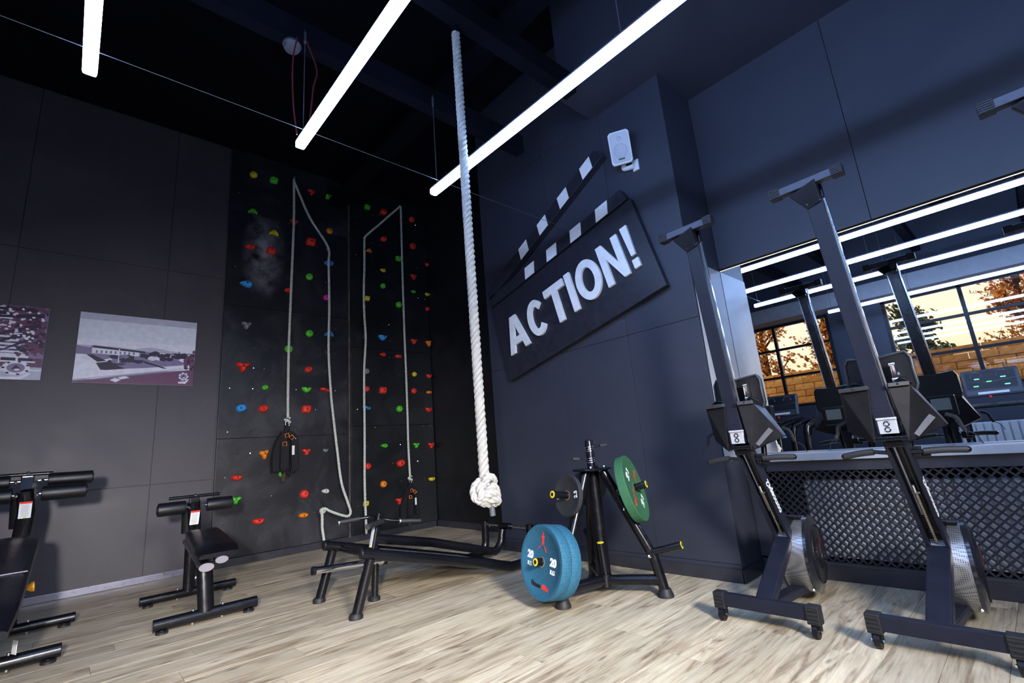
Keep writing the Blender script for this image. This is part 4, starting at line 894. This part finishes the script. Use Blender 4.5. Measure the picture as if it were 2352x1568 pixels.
for dx, dy in ((.06, .0), (-.08, -.06), (.02, -.10)): obj('bolt', MB().ball(c0+Vector((dx-.02, dy, .838)), .013, 8), chrome_m, pt)
PEG = {}
for i, d in enumerate(dirs):
    for lv_, (rr, z, L_) in enumerate(((.155, .655, (.24, .21, .24)[i]), (.315, .262, (.265, .225, .25)[i]))):
        ax = (d+Vector((0, 0, .16 if i == 0 else .24))).normalized(); a = c0+d*rr+Vector((0, 0, z)); b2 = a+ax*L_
        obj('peg', MB().cyl(a, b2, .0240, 18).cyl(a, a+ax*.035, .038, 20), steel_m, pt)
        obj('peg_cap', MB().cyl(b2, b2+ax*.003, .0235, 18), yellow_m, pt, label='yellow ring end cap')
        obj('peg_cap_ring', MB().cyl(b2+ax*.003, b2+ax*.0042, .0125, 18), black_m, pt)
        PEG[(i, lv_)] = (a, ax)
def emblem(P, s):       # red leaping figure: torso, arms, spread legs
    def q(pts): return MB().prism([P(x*s, y*s, 0) for x, y in pts], P(0, 0, .0014)-P(0, 0, 0))
    b = q([(-.012, .0), (-.016, .05), (-.035, .075), (-.028, .082), (-.012, .066), (-.010, .12), (-.0, .12), (.002, .07), (.014, .085), (.018, .08), (.012, .04), (.012, .0)])
    for g in ([(-.012, .0), (.0, .012), (-.055, -.045), (-.075, -.055), (-.078, -.048), (-.06, -.035)], [(.0, .012), (.012, .0), (.05, -.045), (.066, -.07), (.074, -.066), (.058, -.035)]):
        g2 = q(g); b.add(g2.v, g2.f)
    return b
def plate(name, center, ax, R, th, m, label, group, deco):
    # center = middle of the plate, ax = outward axis
    t = thing(name, tuple(center-Vector((0, 0, R))), label, 'weight plate', group)
    h = th/2; prof = [(.0285, -h*.75), (R*.42, -h*.75), (R*.46, -h*.82), (R*.82, -h*.82), (R*.86, -h), (R*.985, -h), (R, -h*.86), (R, h*.86), (R*.985, h), (R*.86, h), (R*.82, h*.82), (R*.46, h*.82), (R*.42, h*.75), (.0285, h*.75), (.0285, -h*.75)]
    obj('disc', MB().lathe(prof, center, ax, 72), m, t)
    obj('hub_ring', MB().lathe([(.0255, -h*.8), (.0255, h*.82), (.031, h*.82), (.033, h*.78), (.033, h*.7)], center, ax, 30, False), mat('brass_hub', (.45, .38, .26), .35, .8, noise=.1), t)
    U_ = Vector((0, 0, 1)); U_ = (U_-ax*U_.dot(ax)).normalized(); R_ = U_.cross(ax).normalized()
    def P(x, y, n): return center+R_*x+U_*y+ax*(h*.82+n)
    ro = deco.get('rot', 0); cr, sr = math.cos(ro), math.sin(ro)
    def P2(x, y, n): return P(x*cr-y*sr, x*sr+y*cr, n)
    def txt(s_, size, x, y, mm, nm, bold=.0, a=0, sx=1.0):
        ca, sa = math.cos(a), math.sin(a)
        M = frame(P2(x, y, .0008), P2(ca, sa, 0)-P2(0, 0, 0), P2(-sa, ca, 0)-P2(0, 0, 0)); return obj(nm, text_mb(s_, size, .0014, M, bold, sx), mm, t)
    for item in deco['txt']: txt(*item[:6], **item[6])
    for (y, rot_) in deco.get('emb', ()):
        def PE(x, yy, n, y=y, rot_=rot_): return P2(x*math.cos(rot_)-(yy+y)*math.sin(rot_), x*math.sin(rot_)+(yy+y)*math.cos(rot_), n+.0002)
        obj('emblem', emblem(PE, R/.225*.62), red_m, t)
    return t
blue = dict(rot=-.10, txt=[('20', .062, -.122, .022, whitep_m, 'numerals', dict(bold=.0035)), ('KG', .034, -.122, -.034, whitep_m, 'lettering', dict(bold=.0012)), ('20', .062, .122, .022, whitep_m, 'numerals', dict(bold=.0035)), ('KG', .034, .122, -.034, whitep_m, 'lettering', dict(bold=.0012)),
    ('Fitness', .040, -.034, -.138, black_m, 'lettering', dict(bold=.0016, sx=.9)), ('Blitz', .040, .062, -.138, red_m, 'lettering', dict(bold=.0016, sx=.9))], emb=[(.105, 0)])
a, ax = PEG[(0, 1)]
plate('weight_plate', a+ax*.190, ax, .225, .075, blue_plate_m, 'outer blue 20 kg plate on the rack, with red emblem and white numerals', 'blue weight plates', blue)
plate('weight_plate', a+ax*.113, ax, .225, .075, blue_plate_m, 'inner blue plate on the rack, tucked behind the outer blue plate', 'blue weight plates', blue)
a, ax = PEG[(1, 0)]
plate('weight_plate', a+ax*.105, ax, .225, .060, green_plate_m, 'green speckled plate on the right side of the weight rack', 'coloured weight plates', dict(rot=2.2, txt=[('10', .062, -.122, .02, whitep_m, 'numerals', dict(bold=.0035)), ('KG', .034, -.122, -.034, whitep_m, 'lettering', dict(bold=.0012)), ('10', .062, .122, .02, whitep_m, 'numerals', dict(bold=.0035)), ('KG', .034, .122, -.034, whitep_m, 'lettering', dict(bold=.0012))], emb=[(.105, 0), (.105, PI)]))
a, ax = PEG[(0, 0)]
small = dict(rot=.1, txt=[('2.5', .040, -.095, -.0, whitep_m, 'numerals', dict(bold=.001, a=-PI/2+.15)), ('2.5', .040, .092, .0, whitep_m, 'numerals', dict(bold=.001, a=PI/2+.05))])
plate('weight_plate', a+ax*.105, ax, .138, .030, black_plate_m, 'small black 2.5 kg plate on the upper left peg of the rack', 'black weight plates', small)
a, ax = PEG[(2, 0)]
plate('weight_plate', a+ax*.105, ax, .138, .030, black_plate_m, 'small black plate on the rear peg, half hidden behind the rack upright', 'black weight plates', small)
def collar(z, angs, label):
    p = c0+Vector((-.02, 0, z)); t = thing('spring_collar', tuple(p), label, 'clamp', 'spring collars on the rack post')
    b = MB(); b.tube([p+Vector((.034*math.cos(k*.5), .034*math.sin(k*.5), .0045*k/4)) for k in range(40)], .0034, 6); obj('coil', b, chrome_m, t)
    for an in angs:
        d = Vector((math.cos(an), math.sin(an), .10)); q = p+Vector((0, 0, .03))+d*.035
        obj('wire_arm', MB().cyl(q, q+d*.045, .0035, 8), chrome_m, t); obj('grip', MB().box(q+d*.075, (.055, .022, .020), R=d.to_track_quat('X', 'Z').to_matrix(), bev=.005), rubber_m, t)
collar(.865, (math.radians(150), math.radians(120)), 'lower spring collar with black grips on the rack post')
collar(.945, (math.radians(-30), math.radians(5)), 'upper spring collar on the rack post, its grips pointing right')
# ============================================================ ROWERS (stored upright)
beam_m = mat('blue_grey_anodised_beam', (.011, .012, .020), .48, noise=.15, spec=.25, nscale=10)
mesh_m = mat('perforated_steel_band', (.40, .39, .37), .38, .85, noise=.05)
def perf(m):
    nt = m.node_tree; b = nt.nodes['Principled BSDF']; N = nt.nodes.new; L = nt.links.new
    tc = N('ShaderNodeTexCoord'); v = N('ShaderNodeTexVoronoi'); v.inputs['Scale'].default_value = 120; v.inputs['Randomness'].default_value = 0
    L(tc.outputs['Object'], v.inputs['Vector']); r = N('ShaderNodeValToRGB'); r.color_ramp.elements[0].position = .30; r.color_ramp.elements[0].color = (.10, .10, .10, 1); r.color_ramp.elements[1].position = .40; r.color_ramp.elements[1].color = (.42, .41, .40, 1)
    L(v.outputs['Distance'], r.inputs[0]); L(r.outputs[0], b.inputs['Base Color'])
perf(mesh_m)
def rower(label):
    o = Vector((2.80, 1.19, 0)); t = thing('rowing_machine', tuple(o), label, 'rowing machine', 'rowing machines stored upright by the mirror')
    # foot bar with rubber caps and casters
    obj('foot_bar', MB().box((2.765, 1.192, .110), (.045, .42, .066)), steelb_m, t, bevel=.004)
    for s_ in (-1, 1):
        y = 1.192+s_*.232; b = MB().box((2.765, y, .106), (.062, .060, .084), bev=.006)
        for k in range(4): b.box((2.7325, y, .080+k*.018), (.006, .050, .009))
        c = obj('end_cap', b, rubber_m, t)
        b = MB().cyl((2.758, y-.002*s_-.012, .034), (2.758, y-.002*s_+.012, .034), .033, 22); obj('caster_wheel', b, plastic_m, c)
        obj('caster_fork', MB().box((2.765, y-.018, .052), (.036, .005, .052)).box((2.765, y+.016, .052), (.036, .005, .052)), plastic_m, c)
        obj('axle_bolt', MB().cyl((2.758, y-.026, .034), (2.758, y+.024, .034), .007, 10), chrome_m, c)
    K = Vector((3.185, 1.185, .375)); Bq = Vector((2.885, 1.205, .925))
    obj('front_leg', MB().bar((2.775, 1.192, .115), (K.x-.008, K.y, K.z-.012), .092, .050), steelb_m, t, bevel=.008)
    obj('base_strut', MB().bar((2.79, 1.19, .10), (3.30, 1.165, .085), .072, .042), steelb_m, t, bevel=.005)
    # chain channel : two side rails, web, chain
    d = (Bq-K).normalized(); sd = Vector((0, 1, 0)); up = sd.cross(d).normalized()
    if up.x > 0: up = -up
    for s_ in (-1, 1): obj('channel_side', MB().bar(K+sd*s_*.038, Bq+sd*s_*.038, .015, .062), steelb_m, t, bevel=.002)
    obj('channel_web', MB().bar(K-up*.022, Bq-up*.022, .066, .010), black_m, t)
    obj('guide_rod', MB().bar(K.lerp(Bq, .3)+up*.004+sd*.012, Bq+up*.004+sd*.012, .007, .012), alu_m, t); obj('guide_rod', MB().bar(K.lerp(Bq, .3)+up*.004-sd*.014, Bq+up*.004-sd*.014, .007, .012), steel_m, t)
    ch = MB(); q0, q1 = K.lerp(Bq, .05)+up*.012, K.lerp(Bq, .50)+up*.012
    for k in range(44): a = q0.lerp(q1, k/44); ch.bar(a, a+(q1-q0)/44*.62, .011 if k % 2 else .007, .006)
    stuff(obj('chain', ch, mat('nickel_chain', (.55, .46, .32), .35, .7, noise=.1), t))
    obj('chain_stop', MB().bar(q1, q1+d*.012, .030, .012).cyl(q1+d*.01+up*.004, q1+d*.05+up*.002, .008, 10), chrome_m, t)
    for s_ in (-1, 1): obj('bolt', MB().ball(K+sd*s_*.038+up*.030+d*.006, .0095, 10), chrome_m, t)
    Mt = frame(K.lerp(Bq, .45)-sd*.0462, d, up); b = text_mb('concept2', .058, .001, Matrix.Identity(4), .0015)
    Mt = frame(K.lerp(Bq, .45)-sd*.0464, -d, -up if False else up); zz_ = Mt.to_3x3() @ Vector((0, 0, 1))
    if zz_.y > 0: Mt = frame(K.lerp(Bq, .45)-sd*.0464, d, up)
    b.v = [tuple(Mt @ Vector(v)) for v in b.v]; obj('lettering', b, whitep_m, t, label='white lettering on the channel side')
    # rail beam and its top T-bar
    T = Vector((2.895, 1.292, 2.215)); B0 = Vector((2.870, 1.212, .965)); bd = (T-B0).normalized()
    obj('rail_beam', MB().bar(B0, T, .080, .046), beam_m, t, bevel=.004)
    for s_, w in ((-1, .010), (1, .006)): obj('rail_strip', MB().bar(B0+Vector((.030, s_*.041, 0)), T+Vector((.030, s_*.041, 0)), w, .016), chrome_m, t)
    obj('rail_top_plate', MB().bar(B0+Vector((.050, 0, 0)), T+Vector((.050, 0, 0)), .062, .030), steel_m, t)
    fb = MB().bar(B0-bd*.03+Vector((-.004, 0, 0)), B0+bd*.09+Vector((-.006, 0, 0)), .086, .050); obj('beam_sleeve', fb, beam_m, t, bevel=.004)
    n0 = T-bd*.035
    obj('neck', MB().bar(n0+Vector((-.004, 0, 0)), n0+bd*.115+Vector((-.035, .03, 0)), .074, .052, w2=.145, h2=.05), plastic_m, t, bevel=.004)
    for s_ in (-1, 1): obj('bolt', MB().ball(n0+Vector((-.030, s_*.032, .012)), .008, 8), chrome_m, t)
    tc = n0+bd*.135+Vector((-.028, .012, 0))
    obj('rear_foot_bar', MB().box(tc, (.048, .262, .046)), mat('dark_brushed_bar', (.035, .035, .045), .36, .5, noise=.2, nscale=30), t, bevel=.003)
    for s_ in (-1, 1):
        c = tc+Vector((0, s_*.155, 0)); b = MB().box(c, (.060, .056, .058), bev=.005)
        for k in range(5): b.box(c+Vector((-.031, 0, -.022+k*.011)), (.005, .048, .005))
        obj('rubber_foot', b, rubber_m, t)
    obj('hinge_block', MB().box(n0+bd*.09+Vector((.045, -.02, 0)), (.04, .05, .09), bev=.006), steel_m, t)
    # clasp bracket with two round holes
    br = obj('clasp_bracket', MB().box((2.846, 1.208, .968), (.012, .076, .066), bev=.003).box((2.842, 1.208, 1.006), (.020, .080, .010), bev=.002), mat('bright_metal_plate', (.62, .62, .64), .3, .35, noise=.05), t)
    for z in (.982, .955): obj('ring', MB().tube([(2.838, 1.210+.0105*math.cos(a/8*PI), z+.0105*math.sin(a/8*PI)) for a in range(16)], .0025, 6, closed=True), steel_m, br)
    obj('cross_bracket', MB().box((2.872, 1.208, .912), (.05, .150, .020), bev=.004).box((2.885, 1.205, .885), (.04, .085, .03), bev=.004), steel_m, t)
    # foot boards, folded along a diagonal
    for s_ in (-1, 1):
        yi, yo = 1.208+s_*.050, 1.208+s_*.185
        A = Vector((2.835, yi-s_*.012, 1.150)); Bo = Vector((2.86, 1.208-.118 if s_ < 0 else 1.208+.165, 1.150)); Cc_ = Vector((2.845, 1.208+s_*.064, .892)); D = Vector((2.99, 1.208+s_*.200, .955))
        E1 = Vector((2.965, yi, 1.135)); E2 = Vector((3.00, Bo.y, 1.140)); E3 = Vector((2.95, Cc_.y, .90)); E4 = Vector((3.03, D.y, .96))
        b = MB(); b.add([A, Bo, Cc_, D, E1, E2, E3, E4], [(0, 1, 2), (1, 3, 2), (0, 4, 5, 1), (1, 5, 7, 3), (3, 7, 6, 2), (2, 6, 4, 0), (4, 6, 7), (4, 7, 5)])
        fbd = obj('foot_board', b, mat('moulded_black_board', (.011, .010, .012), .38, spec=.3, noise=.2, nscale=14), t, bevel=.005)
        obj('top_lip', MB().bar(A+Vector((-.005, 0, .010)), Bo+Vector((-.005, 0, .010)), .020, .026, side=(0, 0, 1)), grey_plastic_m, fbd, bevel=.003)
        obj('screw', MB().ball((A+Bo)/2+Vector((-.018, 0, .012)), .0055, 8), black_m, fbd)
        obj('heel_arch', MB().tube(bez([Vector((2.93, yi, 1.160)), Vector((2.92, (yi+Bo.y)/2, 1.190)), Vector((2.94, Bo.y, 1.165))], 5), .009, 8), plastic_m, fbd)
        m0 = (Cc_*.80+D*.20)+Vector((-.006, 0, .018)); m1 = (D*.62+Bo*.22+Cc_*.16)+Vector((-.012, 0, .014))
        if s_ < 0: obj('strap_patch', MB().bar(m0, m1, .026, .006, side=(.2, .3, 1)), mat('grey_strap', (.055, .055, .06), .6, noise=.1), fbd)
        obj('foot_strap', MB().tube(bez([D+Vector((.0, s_*.0, .05)), D+Vector((-.01, s_*.035, .03)), D+Vector((-.01, s_*.045, -.005)), D+Vector((-.02, s_*.055, -.03))], 5), .009, 8, sy=.5), webb_m, fbd)
        obj('strap_end', MB().tube(bez([D+Vector((-.02, s_*.055, -.03)), D+Vector((-.01, s_*.085, -.05)), D+Vector((0, s_*.10, -.09))], 5), .0022, 5), webb_m, fbd)
    # seat parked low on the rail (behind it) with its carriage
    b = MB(); prof = [(-.145, .055), (-.13, .012), (-.09, -.0), (.09, .0), (.13, .012), (.145, .055), (.142, .19), (.125, .222), (.06, .215), (0, .205), (-.06, .215), (-.125, .222), (-.142, .19)]
    b.prism([Vector((2.985, 1.215+y, 1.105+z)) for y, z in prof], (.030, 0, 0)); se = obj('seat', b, mat('worn_black_seat', (.009, .008, .008), .55, spec=.3, noise=.35, nscale=14), t, bevel=.010)
    b = MB().tube([Vector((2.984, 1.215+y*.97, 1.105+.11+(z-.11)*.97)) for y, z in prof], .007, 8, closed=True); obj('seat_rim', b, grey_plastic_m, se)
    obj('carriage', MB().box((2.955, 1.148, 1.22), (.05, .018, .10), bev=.003).cyl((2.94, 1.135, 1.19), (2.94, 1.16, 1.19), .012, 12).cyl((2.94, 1.135, 1.265), (2.94, 1.16, 1.265), .012, 12), chrome_m, se)
    [obj('bolt', MB().ball(q, .009, 8), chrome_m, se) for q in ((2.925, 1.132, 1.215), (2.925, 1.150, 1.155))]
    # handle in its rest
    for s_ in (-1, 1):
        a = Vector((2.90, 1.205+s_*.095, .852-(.006 if s_ < 0 else 0))); e2 = Vector((2.90 if s_ > 0 else 2.93, 1.205+s_*(.220 if s_ > 0 else .245), .835 if s_ > 0 else .845))
        obj('handle_grip', MB().tube(bez([a, (a+e2)/2+Vector((-.002, 0, .003)), e2], 4), .0155, 14), mat('soft_black_grip', (.014, .014, .016), .6, noise=.1), t)
        obj('grip_end', MB().ball(e2, .0150, 10), plastic_m, t)
        obj('handle_neck', MB().tube([Vector((2.905, 1.205+s_*.040, .845)), a], .010, 10), steel_m, t)
    obj('handle_rest', MB().box((2.925, 1.135, .845), (.05, .03, .05), bev=.005).box((2.925, 1.115, .825), (.03, .05, .018), bev=.004), plastic_m, t)
    # monitor on its arm, on the mirror side
    obj('monitor_arm', MB().tube(bez([(3.05, 1.19, .72), (3.14, 1.19, .86), (3.16, 1.19, 1.02)], 5), .016, 10), steel_m, t)
    mo = obj('monitor', MB().box((3.19, 1.19, 1.07), (.035, .17, .15), bev=.012), plastic_m, t); obj('screen', MB().box((3.2085, 1.19, 1.08), (.002, .11, .085)), mat('grey_lcd', (.20, .22, .20), .3, noise=.05), mo)
    # flywheel housing
    fc = Vector((3.345, 1.168, .262)); ay = Vector((-.115, .9934, 0)); Rw = .212
    obj('flywheel_housing', MB().lathe([(.05, -.098), (.13, -.100), (.17, -.095), (Rw-.008, -.084), (Rw+.002, -.077), (Rw+.002, -.062), (Rw-.004, -.060)], fc, ay, 48, False).lathe([(Rw-.004, .064), (Rw+.002, .066), (Rw+.002, .075), (Rw-.01, .082), (.15, .09), (.05, .095)], fc, ay, 48, False).lathe([(.0, -.096), (.05, -.098)], fc, ay, 24, False), mat('glossy_black_housing', (.012, .012, .016), .22, noise=.1, coat=.6), t)
    obj('perforated_band', MB().lathe([(Rw-.003, -.061), (Rw-.003, .065)], fc, ay, 56, False), mesh_m, t)
    ven = MB()
    for k in range(30):
        a = 2*PI*k/30; u_ = Vector((math.cos(a)*ay.y, -math.cos(a)*ay.x, math.sin(a))); ven.bar(fc+u_*.085-ay*.101, fc+u_*.150-ay*.099, .006, .008, side=(-u_.z, 0, u_.x))
    obj('vent_ribs', ven, rubber_m, t)
    obj('vent_rim', MB().tube([fc-ay*.098+Vector((.158*math.cos(a/12*PI)*ay.y, -.158*math.cos(a/12*PI)*ay.x, .158*math.sin(a/12*PI))) for a in range(24)], .006, 8, closed=True).tube([fc-ay*.100+Vector((.078*math.cos(a/12*PI)*ay.y, -.078*math.cos(a/12*PI)*ay.x, .078*math.sin(a/12*PI))) for a in range(24)], .006, 8, closed=True), plastic_m, t)
    obj('damper_lever', MB().bar(fc-ay*.108, fc-ay*.108+Vector((.02, 0, .09)), .014, .008, side=(1, 0, 0)), mat('dark_red_lever', (.05, .006, .010), .5, noise=.05), t)
    # upper clamp band and bracket between channel and housing
    for an in (62, 105): 
        u_ = Vector((math.cos(math.radians(an)), 0, math.sin(math.radians(an)))); obj('band_clamp', MB().bar(fc+u_*(Rw+.006)+Vector((0, -.062, 0)), fc+u_*(Rw+.006)+Vector((0, .062, 0)), .030, .012, side=(-u_.z, 0, u_.x)), plastic_m, t, bevel=.003)
    obj('bolt', MB().ball(fc+Vector((-.12, -.072, -.172)), .010, 8), chrome_m, t)
    obj('housing_arm', MB().bar(K.lerp(Bq, .16)-up*.02, fc+Vector((-.04, .0, .18)), .05, .06), steel_m, t, bevel=.005)
    obj('housing_arm', MB().bar((3.27, 1.165, .085), (3.30, 1.15, .16), .05, .05), steel_m, t, bevel=.005)
    return t
r1 = rower('nearest rowing machine to the sign wall, leftmost of those stored upright')
def copy_tree(src, delta, label):
    r = src.copy(); COL.objects.link(r); r.location = src.location+Vector(delta); r['label'] = label
    for c in src.children:
        c2 = c.copy(); COL.objects.link(c2); c2.parent = r
        for g in c.children: g2 = g.copy(); COL.objects.link(g2); g2.parent = c2
    return r
copy_tree(r1, (.035, -.700, 0), 'second upright rowing machine, its tall beam crossing the middle of the mirror')
copy_tree(r1, (.03, -1.59, 0), 'third upright rowing machine, only one end of its top bar showing at the right edge')
# ============================================================ THINGS SEEN IN THE MIRROR
def flash_stand(x, y, zt, label):
    t = thing('light_stand', (x, y, 0), label, 'tripod')
    for k in range(3):
        a = k*2*PI/3+.5; d = Vector((math.cos(a), math.sin(a), 0)); obj('leg', MB().tube([Vector((x, y, .55)), Vector((x, y, 0))+d*.34], .010, 8), steel_m, t)
    obj('pole', MB().cyl((x, y, .25), (x, y, zt-.10), .012, 10), steel_m, t); obj('collar', MB().cyl((x, y, .50), (x, y, .60), .022, 12).cyl((x, y, zt-.16), (x, y, zt-.12), .020, 12), plastic_m, t)
    return t
fs = flash_stand(-.40, -.21, 1.26, 'black tripod with a camera light, seen in the mirror at the right edge')
obj('flash_body', MB().box((-.40, -.21, 1.25), (.11, .16, .13), bev=.012).cyl((-.40, -.21, 1.14), (-.40, -.21, 1.22), .028, 14), plastic_m, fs)
def treadmill(x, y, label, lit):
    t = thing('treadmill', (x, y, 0), label, 'treadmill', 'treadmills by the windows seen in the mirror')
    obj('deck', MB().box((x-.55, y, .12), (1.5, .72, .12), bev=.02), plastic_m, t); obj('belt', MB().box((x-.60, y, .185), (1.3, .5, .012)), rubber_m, t)
    obj('motor_cover', MB().box((x+.22, y, .20), (.42, .74, .22), bev=.05), steel_m, t)
    for s_ in (-1, 1):
        obj('upright', MB().tube(bez([(x+.28, y+s_*.36, .2), (x+.20, y+s_*.37, .7), (x+.12, y+s_*.37, 1.1)], 5), .035, 12, sy=1.4), steel_m, t)
        obj('handrail', MB().tube(bez([(x+.12, y+s_*.36, 1.08), (x-.2, y+s_*.37, 1.07), (x-.55, y+s_*.37, .95)], 5), .022, 12), rubber_m, t)
    obj('crossbar', MB().cyl((x+.10, y-.38, 1.08), (x+.10, y+.38, 1.08), .03, 12), steel_m, t)
    R = Matrix.Rotation(-.25, 3, 'Y')
    co = obj('console', MB().box((x+.12, y, 1.40), (.07, .60, .40), R=R, bev=.03), mat('charcoal_console', (.05, .055, .07), .4, noise=.1), t)
    def on(v, w, d): return Vector((x+.12, y, 1.40))+R @ Vector((d, v*.8, w))
    obj('screen_frame', MB().tube([on(-.33, -.10, .038), on(.33, -.10, .038), on(.35, .17, .038), on(-.35, .17, .038)], .006, 6, closed=True).tube([on(-.34, .03, .038), on(0, .0, .038), on(.34, .03, .038)], .005, 6), alu_m, co)
    obj('display', MB().box(on(0, .035, .036), (.004, .52, .25), R=R), black_m, co)
    for s_ in (-1, 1): obj('dial', MB().tube([on(s_*.17+.08*math.cos(a/10*PI), .085+.07*math.sin(a/10*PI), .042) for a in range(11)], .006, 6), alu_m, co)
    if lit:
        g = emit_mat('green_led_digits', (.0, 1.0, .03), .9) if 'g' not in MATS else MATS['g']; MATS['g'] = g
        for v, w in ((-.17, .055), (.17, .055), (.02, .005), (-.20, -.055), (.20, -.05)): obj('indicator', MB().box(on(v, w, .041), (.003, .055, .016), R=R), g, co)
    obj('key_pad', MB().box(on(0, -.155, .038), (.01, .32, .035), R=R, bev=.004), white_m, co)
    obj('stop_key', MB().ball(on(.05, -.215, .03), .022, 10), red_m, co)
    return t
treadmill(-1.75, .40, 'treadmill with a console lit by green digits, seen in the mirror at the right', True)
treadmill(-1.65, -.62, 'treadmill with a dark console, cut off at the right edge of the mirror', False)
treadmill(-1.75, 3.20, 'treadmill with a dark console, seen small at the left of the mirror', False)
def station(x, y, label):      # black padded machine with curved tubes
    t = thing('gym_machine', (x, y, 0), label, 'gym machine', 'black gym machines seen in the mirror')
    for s_ in (-.18, -.04, .12): obj('frame_tube', MB().tube(bez([(x+s_*.3, y+s_*1.4, .04), (x, y+s_*1.4, .85), (x-.05, y+s_*1.3-.08, 1.05), (x-.1, y+s_-.35, 1.12)], 6), .045, 14), steel_m, t)
    obj('base', MB().box((x, y-.2, .06), (.8, .9, .10), bev=.02), steel_m, t); obj('seat', MB().box((x+.1, y-.45, .55), (.4, .36, .09), bev=.03), vinyl_m, t)
    obj('seat_post', MB().cyl((x+.1, y-.45, .1), (x+.1, y-.45, .5), .04, 12), steel_m, t)
    obj('blue_mark', MB().box((x+.10, y+.05, .86), (.01, .06, .025), bev=.004), mat('light_blue_print', (.10, .45, .85), .5, noise=.05), t); return t
station(-.72, 2.85, 'black gym machine with three curved tubes, seen left of centre in the mirror')
station(-1.45, 1.75, 'black gym machine partly behind the reflected rowers, near the middle of the mirror')
# radiator under the windows
ra2 = thing('radiator', (-3.0, .2, .15), 'pale ribbed radiator under the wide window, seen in the mirror', 'radiator')
obj('panel', MB().box((-3.06, .35, .56), (.04, 1.5, .56)), radi_m, ra2)
for k in range(15): obj('rib', MB().box((-3.02, -.36+k*.1, .56), (.045, .082, .54), bev=.01), radi_m, ra2)
obj('valve', MB().cyl((-3.0, -.42, .80), (-2.94, -.42, .80), .022, 12), red_m, ra2)
# wall speaker by the windows
sp2 = thing('wall_speaker', (-3.05, 2.12, 3.05), 'white wall speaker between the two windows, seen small in the mirror', 'speaker')
obj('cabinet', MB().box((-3.02, 2.10, 2.98), (.16, .22, .30), bev=.02), white_plastic_m, sp2); obj('grille', MB().box((-2.937, 2.10, 2.98), (.006, .18, .26), bev=.004), mat('pale_speaker_grille'), sp2)
obj('bracket', MB().cyl((-3.15, 2.10, 2.98), (-3.08, 2.10, 2.98), .03, 10), white_plastic_m, sp2)
